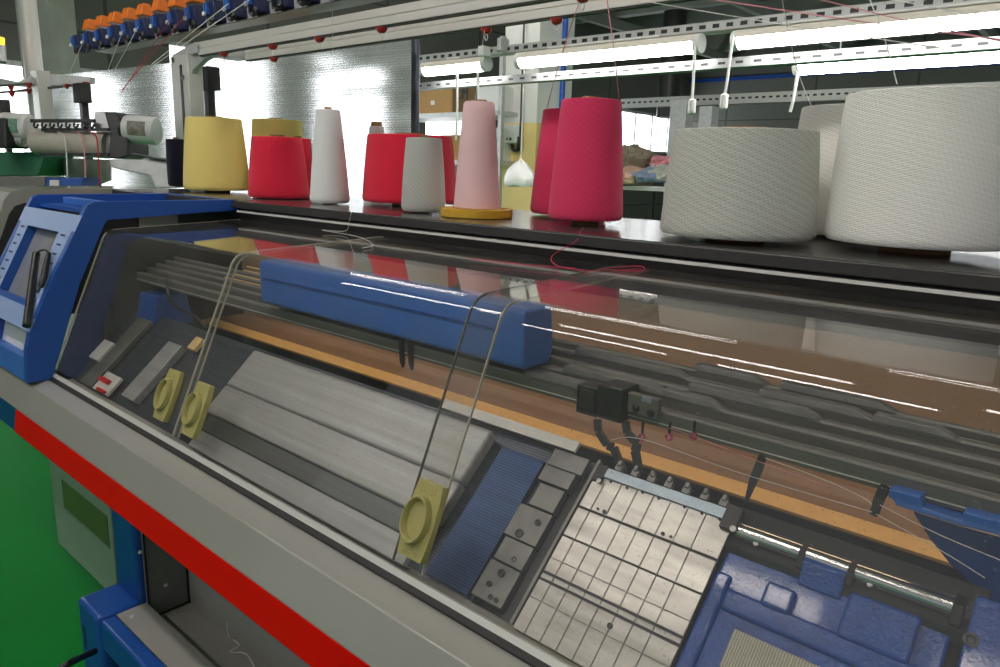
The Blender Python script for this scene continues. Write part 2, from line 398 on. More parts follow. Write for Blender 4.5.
def fx(Y, xa, xb, k0, k1, lab): # k = z/y
    zb_ = H+k0*Y; zt_ = H+k1*Y; r = (zt_-zb_)/2; zc = (zt_+zb_)/2
    t = thing('fluorescent_lamp', ((xa+xb)/2, Y, zb_), lab, 'lamp', 'tube lamps hung under the cable trays')
    MB().tube([(xa+.03, Y, zc), (xb-.03, Y, zc)], r, 20).build('diffuser', 'tube', t, smooth=True)
    arc = [(Y+r*1.05*math.cos(q), zc-H+r*1.05*math.sin(q)) for q in [math.radians(8+k*164/12) for k in range(13)]]
    MB().prism(arc+[(y_, z_-.003) if 0 < i_ < 12 else (y_, z_-.001) for i_, (y_, z_) in reversed(list(enumerate([(Y+(y-Y)*.96, z) for y, z in arc])))], xa+.035, xb-.035).build('reflector', 'reflector', t, smooth=True)
    MB().box((xa+.3, Y-.03, zt_+.002), (xb-.3, Y+.03, zt_+.016)).build('housing', 'white', t, bevel=.004)
    for xe in (xa, xb-.04): MB().tube([(xe, Y, zc), (xe+.04, Y, zc)], r*1.04, 20).build('end_cap', 'white', t, smooth=True)
    for xe in (xa+.3, xb-.3): MB().tube([(xe, Y, zt_+.018), (xe, Y, H+.2*Y-.005)], .004, 6).build('hanger', 'galv', t)
fx(YL, -1.56*YL*.7, -.924*YL, .1706, .1954, 'lit tube lamp above the cardboard boxes, beside the grey junction boxes')
fx(YL, -.854*YL, -.516*YL, .1698, .1955, 'lit tube lamp hanging in front of the white column')
fx(YL, -.469*YL, -.469*YL+1.75, .1700, .1945, 'lit tube lamp above the two white pull cords')
fx(5.6, -.381*5.6, -.381*5.6+1.9, .1320, .1560, 'lit tube lamp low behind the big ivory cone')
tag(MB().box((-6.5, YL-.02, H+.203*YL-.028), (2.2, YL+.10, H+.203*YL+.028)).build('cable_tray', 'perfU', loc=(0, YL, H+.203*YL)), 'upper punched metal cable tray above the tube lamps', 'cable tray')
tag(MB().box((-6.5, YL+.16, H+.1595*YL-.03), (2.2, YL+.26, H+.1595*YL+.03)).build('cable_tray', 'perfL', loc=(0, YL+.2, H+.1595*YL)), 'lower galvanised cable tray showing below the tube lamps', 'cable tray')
o = MB().box(py_(497, 38, YL-.1), py_(509, 52, YL-.0)).build('junction_box', 'galv', bevel=.004); tag(o, 'grey-green junction box at the start of the upper cable tray', 'junction box')
a = py_(478, 46, YL-.1); b = py_(492, 57, YL)
tag(MB().box(a, b).build('junction_box', 'white', bevel=.004), 'pale junction box beside the grey-green one above the lamp end', 'junction box')
for (u, v0, v1, lab) in ((693, 45, 102, 'white lamp pull cord dropping beside the lamp end cap'), (727, 35, 97, 'white lamp pull cord with long plastic pull, curving near the third lamp'), (793, 66, 112, 'white cable curving down from the low rear lamp')):
    Yc = 4.4 if u < 780 else 5.55
    t = thing('pull_cord', py_(u, v1+10, Yc), lab, 'cord')
    du = 6 if u > 700 else 2
    pts = [py_(u+du, v0, Yc), py_(u+du*.6, v0+(v1-v0)*.3, Yc), py_(u, v0+(v1-v0)*.75, Yc), py_(u-du*.5, v1, Yc)]
    MB().tube(smoothpath(pts), .012 if u > 780 else .009, 8).build('cord', 'white', t, smooth=True)
    if u < 780:
        p = py_(u-du*.5, v1+5, Yc); MB().tube([p+Vector((0, 0, .05)), p+Vector((0, 0, .04)), p-Vector((0, 0, .035)), p-Vector((0, 0, .045))], [.012, .024, .024, .014], 12).build('pull', 'white', t, smooth=True)
for (u, lab) in ((457, 'white lamp cord hanging behind the pale pink cone'), (478, 'white lamp cord hanging nearer the junction boxes')):
    a = py_(u, 72, 4.4); b = py_(u-1, 140, 4.4)
    tag(MB().tube([a, (a+b)/2+Vector((.01, 0, 0)), b], .009, 8).build('pull_cord', 'white', smooth=True), lab, 'cord')
# hall lamps: first row read from cover streaks; other rows unseen, added for light
for i, (x, y, z) in enumerate([(-3.6, -.3, 3.6), (-1.6, -.3, 3.6), (.4, -.3, 3.6), (-3.6, -2.6, 4.5), (-1.6, -2.6, 4.5), (.4, -2.6, 4.5), (-5.0, 3.3, 4.1), (-2.6, 3.3, 4.1), (-.2, 3.3, 4.1), (-5.5, 5.4, 4.55), (-3.0, 5.4, 4.55)]):
    t = thing('fluorescent_lamp', (x, y, z), 'suspended tube lamp out of view, put in to light the machine and hall', 'lamp', 'unseen hall tube lamps')
    MB().tube([(x-.75, y, z), (x+.75, y, z)], .045, 16).build('diffuser', 'tubehall', t, smooth=True)
    MB().box((x-.76, y-.07, z+.05), (x+.76, y+.07, z+.09)).build('housing', 'white', t)
    for s in (-.6, .6): MB().tube([(x+s, y, z+.09), (x+s, y, CZ)], .004, 6).build('hanger', 'galv', t)

# ------------------------------------------------------------------ the knitting machine
MC = Vector((-1.2, 1.2, 0))
K = thing('knitting_machine', MC, 'long grey and blue flat knitting machine with red stripe and clear sliding covers', 'machine')
XL, XR = -2.46, .55
# cabinet
prof = [(.725, -.664), (.6905, -.6570), (.6880, -.6560), (.672, -.659), (.662, -.664), (.6425, -.6665), (.612, -.7446), (.66, -.7446), (.75, -.70), (.75, -.66)]
MB().prism([(.613, -.7440), (.603, -.8115), (.610, -.8175), (.66, -.8175), (.66, -.7440)], XL, XR).build('stripe_backing', 'cab', K)
MB().prism(prof, -3.45, XR).build('front_cabinet', 'cab', K, bevel=.0035)
f_ = [(.610, -.7446), (.6005, -.8110), (.6075, -.8185), (.640, -.8185), (.64, -.81), (.611, -.809), (.6135, -.7446)]
label(MB().prism([(.6108, -.7440), (.6010, -.8116), (.6060, -.8195), (.66, -.8195), (.66, -.8160), (.6110, -.8140), (.6125, -.7440)], XL, XR).build('stripe', 'red', K), 'bright red stripe')
MB().prism([(.6915, -.6565), (.6925, -.6535), (.6995, -.6470), (.7100, -.6470), (.7200, -.66)], XL+.03, XR).build('seal', 'rubber', K)
label(MB().prism([(.7000, -.6468), (.7065, -.6385), (.7130, -.6410), (.7100, -.6468)], XL+.03, XR).build('sill_rail', 'alu', K), 'thin bright rail along the foot of the covers')
MB().prism([(.665, -.745), (.75, -.745), (.75, -.95), (.665, -.895)], -3.45, XL-.002).build('apron', 'blue', K)
# shelf
sh = MB().prism([(1.308, -.130), (1.305, -.133), (1.305, -.152), (1.309, -.155), (1.32, -.155), (1.32, -.136), (1.935, -.136), (1.935, -.130)], -3.45, XR)
sh = sh.build('yarn_shelf', 'shelf', K, bevel=.001)
MB().prism([(1.3040, -.134), (1.3040, -.1535), (1.3049, -.1535), (1.3049, -.134)], -3.45, XR).build('shelf_lip', 'rubber', sh)
label(MB().prism([(1.306, -.1620), (1.306, -.1685), (1.345, -.1685), (1.345, -.1620)], -2.37, XR).build('guide_bar', 'alu', K), 'bright metal bar under the shelf edge')
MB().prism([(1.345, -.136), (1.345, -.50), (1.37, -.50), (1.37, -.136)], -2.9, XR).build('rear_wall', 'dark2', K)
MB().prism([(1.336, -.172), (1.336, -.200), (1.345, -.200), (1.345, -.172)], -2.37, XR).build('rear_seal', 'rubber', K)
# back body under the shelf
MB().prism([(1.40, -.14), (1.40, -1.55), (1.90, -1.55), (1.90, -.14)], -3.4, XR).build('rear_body', 'cabdark', K)
# covers
def cover_path(off):
    # front plane, fold arc, top plane; off = outward offset
    n1 = Vector((-2.321, 1)).normalized(); n2 = Vector((-.043, 1)).normalized()
    def pt(y, z, n): return Vector((y, z))+n*off
    fc = Vector((.8836, -.2148)); d1 = Vector((-1, -2.321)).normalized(); d2 = Vector((1, .043)).normalized()
    path = [Vector((.7075, 2.321*.7075-2.2657))+n1*off]
    a = fc+d1*.030; b = fc+d2*.030
    for k in range(9):
        t = k/8; p = a*(1-t)**2+fc*2*t*(1-t)+b*t*t; n = (n1*(1-t)+n2*t).normalized(); path.append(p+n*off)
    path.append(Vector((1.332, -.2528+.043*1.332))+n2*off)
    return path
def cover(x0, x1, off, e0='edge'):
    o1 = cover_path(off); i1 = cover_path(off-.003)
    ob = MB().prism([(p.x, p.y) for p in o1]+[(p.x, p.y) for p in reversed(i1)], x0, x1).build('cover_panel', 'glass', K, smooth=True)
    def strip(xa, xb, em):
        MB().prism([(p.x, p.y) for p in cover_path(off+.0006)]+[(p.x, p.y) for p in reversed(cover_path(off-.0034))], xa, xb).build('panel_edge', em, ob, smooth=True)
    strip(x0-.0012, x0+.0012, e0); strip(x1-.0012, x1+.0012, 'edge')
    return ob
P1 = cover(-2.395, -1.598, 0.0)
P2 = cover(-1.615, -.764, .0045)
P3 = cover(-.829, .50, .009, 'edgedark')
# handles
nrm = Vector((0, -2.321, 1)).normalized(); dn = Vector((0, -1, -2.321)).normalized(); ex = Vector((1, 0, 0))
def handle(xc, off, panel):
    base = W(xc, .739, 2.321*.739-2.2657)+nrm*off
    def L(a, b, c): return base+ex*a+dn*b+nrm*c
    m = MB(); n = 10
    # bowed back plate: slightly narrower at ends, right side is deeper
    hw = .0315; hl = .0610
    ring = []
    for s, hwid in ((-1, .85), (-.6, .97), (0, 1.0), (.6, .97), (1, .85)): ring.append((hw*hwid, s*hl))
    poly = [(x, y) for x, y in ring]+[(-x, y) for x, y in reversed(ring)]
    m.slab([L(x, y, 0) for x, y in poly], nrm*.013)
    for s in (-1, 1):
        for i in range(5):
            for j in range(3):
                p = L(-.016+i*.0075, s*(.043+j*.0055), .0120); m.lathe(p, [(.0022, 0), (.0018, .0018), (.0004, .0022)], 8, nrm)
    hb = m.build('handle', 'handle', panel, bevel=.0012)
    # oval cup: ring wall + recessed dish
    m = MB(); seg = 48; rx, ry = .0270, .0385
    pr = [(1.0, .012), (1.0, .023), (.96, .0255), (.90, .0255), (.84, .023), (.80, .014), (.66, .0145), (.3, .0150), (.02, .0150)]
    rings = []
    for k, h in pr: rings.append([m.b.verts.new(L(-.004+rx*k*math.cos(t*2*math.pi/seg), .001+ry*k*math.sin(t*2*math.pi/seg), h)) for t in range(seg)])
    for q in range(len(rings)-1):
        for t in range(seg): m.b.faces.new((rings[q][t], rings[q][(t+1) % seg], rings[q+1][(t+1) % seg], rings[q+1][t]))
    m.b.faces.new(rings[-1])
    m.build('handle_cup', 'handle', panel, smooth=True)
handle(-1.688, .0, P1); handle(-1.535, .0045, P2); handle(-.786, .009, P3)

# blue end housing
XH = -2.400; XHL = -2.92
front = [(.830, -.160), (.825, -.171), (.7255, -.356), (.654, -.504), (.640, -.56), (.633, -.655)]
inner = [(.700, -.655), (.72, -.60), (.80, -.375), (.882, -.205), (.895, -.186)]
poly = front+inner+[(1.33, -.163), (1.33, -.127), (.862, -.130), (.842, -.140)]
HS = MB().prism(poly, XH-.028, XH).build('end_housing', 'blue', K, bevel=.0015)
MB().prism(poly, XHL, XHL+.028).build('end_housing', 'blue', K, bevel=.0015)
# tray floor and tray end between the two side plates
MB().prism([(.86, -.158), (.86, -.170), (1.33, -.170), (1.33, -.158)], XHL+.028, XH-.028).build('tray_floor', 'blue', K)
MB().prism([(1.31, -.128), (1.31, -.158), (1.33, -.158), (1.33, -.128)], XHL+.028, XH-.028).build('tray_end', 'bluelt', K)
MB().prism([(.905, -.1335), (.905, -.158), (.935, -.158), (.935, -.1335)], XHL+.12, XH-.05).build('tray_rib', 'bluelt', K, bevel=.002)
# front face with display recess
A = Vector((.825, -.171)); D = (Vector((.654, -.504))-A); Ln = D.length; D.normalize(); N2 = Vector((D.y, -D.x)).normalized()
if N2.x > 0: N2 = -N2
def FP(x, s, d=0.): q = A+D*s+N2*d; return W(x, q.x, q.y)
fn = Vector((0, N2.x, N2.y))
def fplane(u, v, d=0.): p = pp_(u, v, FP(0, 0, d), fn); q = Vector((p.y, p.z-H)); return p.x, (q-A).dot(D)
xa, sa = fplane(28.5, 225); xb, sb = fplane(59, 232)
sa = sb = (sa+sb)/2; xc_, sc = fplane(25, 306)
def fslab(m, x0_, x1_, s0, s1, d0, d1): m.hexa([FP(x0_, s0, d0), FP(x1_, s0, d0), FP(x1_, s1, d0), FP(x0_, s1, d0), FP(x0_, s0, d1), FP(x1_, s0, d1), FP(x1_, s1, d1), FP(x0_, s1, d1)]); return m
m = MB()
x0_, x1_ = XHL+.001, XH-.001
fslab(m, x0_, x1_, 0, sa, -.03, .001); fslab(m, x0_, x1_, sc, Ln, -.03, .001); fslab(m, x0_, xa, sa, sc, -.03, .001); fslab(m, xb, x1_, sa, sc, -.03, .001)
FF = m.build('control_panel', 'face', K)
m = MB(); fslab(m, xa, xb, sa-.001, sa+.001, -.0299, .0005); fslab(m, xa-.001, xa+.001, sa, sc, -.0299, .0005); fslab(m, xb-.001, xb+.001, sa, sc, -.0299, .0005); fslab(m, xa, xb, sc-.02, sc+.001, -.0299, .0005)
m.build('display_bezel', 'blue', FF)
m = MB(); fslab(m, xa, xb, sa, sc, -.034, -.027); m.build('display', 'sil', FF)
m = MB()
for i in range(8):
    s = sa+.005+i*.031
    if s < Ln-.02:
        fslab(m, xb+.028, xb+.062, s, s+.006, .0005, .002); fslab(m, xa-.062, xa-.028, s, s+.006, .0005, .002)
m.build('vent_slots', 'tens', FF)
pts = [pp_(u, v, FP(0, 0, .015), fn) for u, v in ((26.5, 326), (30, 300), (34, 270), (36.5, 254))]
MB().tube(smoothpath(pts), .0115, 10).build('cable', 'cable', FF, smooth=True)
pts = [pp_(u, v, FP(0, 0, .02), fn) for u, v in ((36.5, 254), (40, 251), (45, 250), (49, 253))]
MB().tube(smoothpath(pts), .003, 8).build('cord', 'cable', FF, smooth=True)
pts = [pp_(u, v, FP(0, 0, .016), fn) for u, v in ((49, 253), (47, 262), (44, 276), (41, 286), (38.5, 291))]
MB().tube(smoothpath(pts), [.006+.004*math.sin(i/32*3.1) if i < 26 else .003 for i in range(33)], 10).build('stylus', 'cable', FF, smooth=True)
# lower part of the housing: recess with paper
MB().prism([(.654, -.504), (.640, -.56), (.633, -.655), (.700, -.655), (.72, -.60), (.74, -.505)], XHL+.14, XHL+.030).build('lower_box', 'blue', K)
MB().prism([(.644, -.588), (.634, -.655), (.700, -.655), (.715, -.60)], XHL+.14, XH-.028).build('lower_tray', 'bluelt', K, bevel=.002)
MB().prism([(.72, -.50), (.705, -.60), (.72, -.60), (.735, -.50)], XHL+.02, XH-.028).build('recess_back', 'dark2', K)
o = MB().prism([(.692, -.530), (.676, -.596), (.686, -.596), (.702, -.530)], XHL+.14, XH-.13).build('document_pocket', 'white', K)
label(o, 'white paper pocket in the blue housing')
# far grey end cover
XE = -3.42
out = [(0, 214), (4, 200), (10, 192.5), (22, 189.5), (60, 189), (150, 188.5)]
inn = [(150, 196), (60, 202), (24, 203), (15, 206), (9, 214), (0, 240)]
pout = [px_(u, v, XE) for u, v in out]; pin = [px_(u, v, XE) for u, v in inn]
p_low = Vector((XE, .62, H-.66)); p_low2 = Vector((XE, .70, H-.66))
MB().slab([p_low]+pout+pin+[p_low2], (-.35, 0, 0)).build('far_end_cover', 'cab', K)
MB().slab([p_low2]+list(reversed(pin))+[Vector((XE, pin[0].y, H-.66))], (-.3, 0, 0)).build('far_end_window', 'dark2', K)

# interior ------------------------------------------------------------
def bedY(k, off=0.): return 1.336/(.919+k)
def bed(x, y, up=0.):
    nb = Vector((0, -.919, 1)).normalized(); return W(x, y, .919*y-1.336)+nb*up
nb = Vector((0, -.919, 1)).normalized()
def onbed(u, v, up=0.): return pp_(u, v, bed(0, .9, up), nb)
def bslab(m, x0, x1, y0, y1, u0, u1): m.hexa([bed(x0, y0, u0), bed(x1, y0, u0), bed(x1, y1, u0), bed(x0, y1, u0), bed(x0, y0, u1), bed(x1, y0, u1), bed(x1, y1, u1), bed(x0, y1, u1)]); return m
m = MB(); bslab(m, -2.385, -.70, .725, .955, -.06, -.012); m.build('needle_bed', 'needle', K)
m = MB(); bslab(m, -.70, .5, .725, .955, -.08, -.045); m.build('bed_base', 'dark2', K)
MB().prism([(1.005, -.490), (.985, -.51), (.975, -.60), (1.33, -.80), (1.33, -.78)], -2.385, .5).build('rear_needle_bed', 'raildark', K)
# back panel & golden strip
MB().prism([(1.34, -.262), (1.34, -.62), (1.325, -.62), (1.325, -.262)], -2.385, .52).build('back_panel', 'brown', K)
MB().prism([(1.155, -.5325), (1.205, -.5300), (1.205, -.5350), (1.155, -.5375)], -2.385, -.02).build('strip', 'gold', K)
MB().prism([(1.206, -.5290), (1.206, -.5340), (1.325, -.5340), (1.325, -.5290)], -2.385, .5).build('inner_ledge', 'brown', K)
# inner end wall of the covered space
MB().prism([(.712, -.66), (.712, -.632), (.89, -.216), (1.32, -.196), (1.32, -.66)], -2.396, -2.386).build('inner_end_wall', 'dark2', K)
M['warm'] = emat('warm_light_strip', (1, .72, .45, 1), 4.8)
LS = MB().prism([(1.115, -.345), (1.115, -.355), (1.150, -.355), (1.150, -.345)], -2.2, .4).build('lamp_housing', 'raildark', K)
label(MB().prism([(1.118, -.3555), (1.118, -.3590), (1.147, -.3590), (1.147, -.3555)], -2.18, .38).build('light_strip', 'warm', LS), 'warm lamp strip under the guide rails')
# guide rails: stepped bars. rear bars higher
rails = [(.960, .978, -.349, -.376), (.993, 1.010, -.336, -.362), (1.022, 1.038, -.326, -.350), (1.052, 1.066, -.318, -.340), (1.082, 1.094, -.309, -.330)]
for i, (ya, yb, z1_, z0_) in enumerate(rails):
    o = MB().prism([(ya, z0_), (ya, z1_-.003), (ya+.003, z1_), (yb, z1_), (yb, z0_)], -2.38, .5).build('guide_rail', 'rail', K, bevel=.001)
    MB().prism([(ya-.0015, z0_+.006), (ya-.0015, z0_+.0075), (ya, z0_+.0075), (ya, z0_+.006)], -2.38, .5).build('rail_groove', 'alu', o)
    MB().prism([(ya-.0008, z1_-.003), (ya+.0005, z1_+.0005), (ya+.0015, z1_+.0006), (ya+.0015, z1_-.001)], -2.38, .5).build('rail_highlight', 'railshine', o)  # bright strip stands in for a highlight along the top front edge
    MB().prism([(yb+.001, z0_), (yb+.001, z1_-.008), (yb+.012, z1_-.008), (yb+.012, z0_)], -2.38, .5).build('rail_channel', 'raildark', o)
# slide blocks on rails (bevelled ends)
for (xs, i, ln) in ((-.62, 0, .16), (-.52, 1, .20), (-.43, 1, .10), (-.36, 2, .14), (-.30, 2, .08), (-.24, 3, .16), (-.14, 3, .10), (-.52, 3, .22), (-.40, 4, .12), (-.22, 4, .16)):
    ya, yb, z1_, z0_ = rails[i]
    z = z1_+H
    m = MB(); m.hexa([(xs-ln, ya-.004, z), (xs, ya-.004, z), (xs, yb+.004, z), (xs-ln, yb+.004, z), (xs-ln, ya-.001, z+.010), (xs-.025, ya-.001, z+.010), (xs-.025, yb+.003, z+.010), (xs-ln, yb+.003, z+.010)])
    m.build('slide_block', 'steel2', K, bevel=.001)
# black feeder boxes
def fb(u0, v0, u1, v1, y, d, name, mt, bev=.002, par=K):
    a = py_(u0, v0, y); b = py_(u1, v1, y); z_hi = a.z; z_lo = b.z
    return MB().box((a.x, y, z_lo), (b.x, y+d, z_hi)).build(name, mt, par, bevel=bev)
FB = fb(577, 384, 596, 418, .945, .05, 'feeder_box', 'dark')
fb(598, 384, 620, 424, .938, .05, 'feeder_box', 'dark')
fb(580, 388, 593, 412, .943, .004, 'box_panel', 'dark2', .001, FB)
BR = fb(628, 392, 657, 420, .946, .012, 'feeder_bracket', 'rail')
for (u, v) in ((636, 408), (651, 413)):
    p = py_(u, v, .946); MB().lathe(p+Vector((0, .001, 0)), [(.006, 0), (.006, .004), (.004, .006)], 16, (0, -1, 0)).build('bolt', 'dark', BR, smooth=True)
fb(642, 396, 651, 404, .9455, .003, 'bracket_slot', 'steelblue', .0005, BR)
# feeder arms
def arm(pts, y0, w, name='feeder_arm', mt='dark2', d=.008):
    P = [py_(u, v, y) for (u, v, y) in pts]; m = MB()
    for i in range(len(P)-1):
        w0 = w[i]; w1 = w[i+1]
        a, b = P[i], P[i+1]; dirv = (b-a).normalized(); sd = dirv.cross(Vector((0, 1, 0))).normalized()
        m.hexa([a-sd*w0, a+sd*w0, b+sd*w1, b-sd*w1]+[q+Vector((0, d, 0)) for q in (a-sd*w0, a+sd*w0, b+sd*w1, b-sd*w1)])
    return m.build(name, mt, K, bevel=.0012)
arm([(596, 420, .948), (597, 432, .95), (606, 446, .953), (612, 448, .953), (622, 470, .956), (624, 474, .956)], 0, [.006, .006, .0065, .007, .005, .0018])
arm([(624, 422, .948), (626, 434, .95), (636, 444, .953), (634, 452, .953), (638, 472, .956), (640, 474, .956)], 0, [.006, .006, .0065, .007, .006, .002])
arm([(762, 456, .955), (757, 470, .957), (752, 482, .958), (745, 503, .960)], 0, [.005, .006, .0052, .0020])
arm([(884, 488, .945), (878, 500, .945), (873, 516, .945)], 0, [.006, .006, .0045], d=.012)
for (u, v) in ((642, 437), (669, 437), (693.5, 436)):
    p = py_(u, v, .948); m = MB().tube([p+Vector((0, 0, .024)), p+Vector((0, 0, .006))], .0022, 8).build('yarn_guide', 'dark', K)
    mm = MB(); seg = 20; rr = []
    for t in range(seg):
        a = t*2*math.pi/seg
        rr.append([mm.b.verts.new(p+Vector(((.0045+.0018*math.cos(q))*math.cos(a), .0035*math.sin(q), (.0045+.0018*math.cos(q))*math.sin(a)))) for q in [k*math.pi/4 for k in range(8)]])
    for t in range(seg):
        for q in range(8): mm.b.faces.new((rr[t][q], rr[(t+1) % seg][q], rr[(t+1) % seg][(q+1) % 8], rr[t][(q+1) % 8]))
    label(mm.build('eyelet', 'pinkring', m, smooth=True), 'pink ceramic eyelet')
# cam plate with tiles
PL = MB(); bslab(PL, -.6065, -.3705, .742, .9356, -.012, -.0015); PL = PL.build('cam_plate', 'dark2', K)
xs = [-.6055, -.583, -.5545, -.526, -.4975, -.469, -.4405, -.412, -.371]
yr = [bedY(k) for k in (.8865, .800, .752, .735, .700, .645, .578, .509)]
gapb = [0, .0002, .0016, .0016, .0003, .0012, .0016, 0]
m = MB()
for i in range(len(xs)-1):
    for j in range(len(yr)-1):
        bslab(m, xs[i]+.0006, xs[i+1]-.0006, yr[j]+gapb[j], yr[j+1]-gapb[j+1], -.0015, .0012)
m.build('steel_tiles', 'steel', PL, bevel=.0003)
def bolt(p, r, mt='dark', par=PL, name='screw'):
    MB().lathe(p, [(r, 0), (r, .0018), (r*.62, .0018), (r*.55, .0008), (r*.1, .0008)], 20, nb).build(name, mt, par, smooth=True)
for (u, v, r) in ((598, 509, .0022), (604.5, 512, .0034), (611, 482, .0022), (627, 488, .0022), (642.5, 492.5, .0022), (659, 498.5, .0022), (684.5, 507, .0022), (702, 513.5, .0022), (720, 519.5, .0022), (663, 534, .003), (671, 537, .0022), (610, 626, .0042)):
    bolt(onbed(u, v, .0012), r)
m = MB(); bslab(m, -.588, -.383, .9356, .948, .0, .0055); m.build('top_strip', 'steelblue', PL, bevel=.0006)
for i in range(7):
    x = -.578+i*.0295
    m = MB(); bslab(m, x, x+.012, .949, .957, -.004, .005); bslab(m, x+.003, x+.009, .955, .961, .0, .009); m.build('sinker_clip', 'steel2', PL, bevel=.0005)
m = MB(); bslab(m, -.385, -.362, .925, .952, .0, .012); m.build('corner_block', 'dark', PL, bevel=.001)
bolt(onbed(733, 529, .012), .0045, 'alu'); 
m = MB(); bslab(m, -.6065, -.588, .928, .950, .0, .006); m.build('corner_block', 'dark2', PL, bevel=.001); bolt(onbed(599, 481, .006), .004, 'alu')
# side rail left of the plate
m = MB(); bslab(m, -.6125, -.6070, .742, .955, -.010, .004); m.build('side_rail', 'steel2', K, bevel=.0005)
m = MB(); bslab(m, -.634, -.613, .742, .950, -.014, -.008); m.build('channel', 'dark2', K)
# left steel guide plate group
xa = onbed(579, 477).x; xr = onbed(546, 526).x
GP = MB()
X1 = -.638; X0 = -.700
bslab(GP, X0, X1, .750, .795, -.012, .002); bslab(GP, X0+.004, X1, .797, .826, -.012, .0035); bslab(GP, X0-.004, X1, .828, .870, -.012, .002); bslab(GP, X0+.012, X1, .872, .902, -.012, .005); bslab(GP, X0+.006, X1+.006, .904, .930, -.012, .010)
GP = GP.build('guide_plate', 'steel2', K, bevel=.0008)
for (x, y, r) in ((-.655, .8555, .0055), (-.676, .835, .0075), (-.660, .805, .0045), (-.668, .785, .0065), (-.678, .768, .0045), (-.664, .756, .0040), (-.652, .756, .0040)):
    bolt(bed(x, y, .0025), r, 'dark', GP)
m = MB(); bslab(m, -.69, -.62, .925, .948, .004, .014); m.build('latch_block', 'steel2', K, bevel=.001)
m = MB(); bslab(m, -.98, -.655, .952, .966, .006, .012); m.build('comb_strip', 'alu', K)
# carriage: blue bridge & grey front covers
m = MB().prism([(.938, -.229), (.932, -.240), (.934, -.331), (.946, -.335), (1.01, -.335), (1.02, -.31), (1.012, -.227)], -1.60, -.765)
CB = m.build('carriage_bridge', 'bluelt', K, bevel=.006)
MB().prism([(.930, -.268), (.930, -.272), (.935, -.272), (.935, -.268)], -1.58, -.82).build('bridge_rib', 'blue', CB)
m = MB(); bslab(m, -1.62, -.82, .860, .940, .0, .026); m.build('carriage_cover', 'cover', K, bevel=.006)
m = MB(); bslab(m, -1.62, -.82, .802, .8595, .0, .0245); m.build('carriage_cover', 'cover', K, bevel=.004)
m = MB(); bslab(m, -1.60, -.84, .772, .8015, .0, .016); m.build('carriage_skirt', 'cover2', K, bevel=.003)
m = MB(); bslab(m, -1.60, -.84, .738, .7715, .0, .013); m.build('carriage_skirt', 'cover', K, bevel=.003)
m = MB(); bslab(m, -.80, -.705, .745, .93, -.0115, .001); m.build('needle_block', 'needleblue', K, bevel=.001)
# hanging yarn brake between bridge and bed near the second cover
for dx in (0, .028):
    p = py_(404+dx*0, 352, .955); x = py_(401 + (0 if dx == 0 else 9), 360, .955).x
    MB().tube([(x, .955, H-.335), (x, .957, H-.36), (x+.002, .957, H-.388), (x+.003, .958, H-.40)], [.007, .0065, .006, .003], 8).build('feeder_arm', 'dark', K, smooth=True)
# orange reflection streaks near the left, modelled as thin gold rods
for (k, yy) in ((-.2800, 1.11), (-.2920, 1.10), (-.3080, 1.07), (-.3230, 1.04)):
    MB().tube([(-1.97, yy, H+k*yy+.012), (-1.40, yy, H+k*yy+.012)], .0020, 6).build('reflection_streak', 'gold', K)
# left end mechanisms beneath the first cover
m = MB(); bslab(m, -2.30, -2.22, .745, .93, -.01, .006); m.build('bed_clamp', 'steel2', K, bevel=.002)
m = MB(); bslab(m, -2.03, -1.95, .76, .90, -.01, .012); m.build('bed_clamp', 'cover', K, bevel=.002)
m = MB().prism([(.93, -.50), (.95, -.405), (1.04, -.40), (1.06, -.50)], -2.34, -2.22); m.build('end_bracket', 'blue', K, bevel=.004)
m = MB(); bslab(m, -2.20, -2.10, .745, .79, .0, .008); m.build('tool_card', 'white', K)
m = MB(); bslab(m, -2.36, -2.29, .80, .85, .0, .012); m.build('tool_card', 'white', K)
m = MB(); bslab(m, -2.19, -2.13, .765, .775, .008, .020); bslab(m, -2.16, -2.11, .745, .752, .008, .018); label(m.build('spring_clip', 'red', K, bevel=.002), 'small red plastic clips')
MB().tube(smoothpath([(-2.15, .95, H-.33), (-2.08, .93, H-.40), (-1.98, .95, H-.43), (-1.90, .94, H-.45)]), .004, 8).build('hose', 'dark', K, smooth=True)
m = MB(); bslab(m, -1.92, -1.88, .90, .93, .0, .014); m.build('orange_guide', 'gold', K, bevel=.003)
# right: blue casting
m = MB(); bslab(m, -.368, -.095, .70, .922, -.05, -.010); m.build('blue_casting', 'bluecast', K, bevel=.004)
CA = MB(); bslab(CA, -.368, -.346, .72, .885, -.02, -.003); bslab(CA, -.346, -.10, .850, .872, -.02, -.002); bslab(CA, -.300, -.262, .868, .893, -.02, .003); bslab(CA, -.205, -.125, .868, .912, -.02, .003)
CA.build('casting_ribs', 'bluecast', K, bevel=.005, sub=0)
m = MB(); bslab(m, -.318, -.17, .800, .838, -.012, -.005); m.build('filter_pad', 'vent', K, bevel=.002)
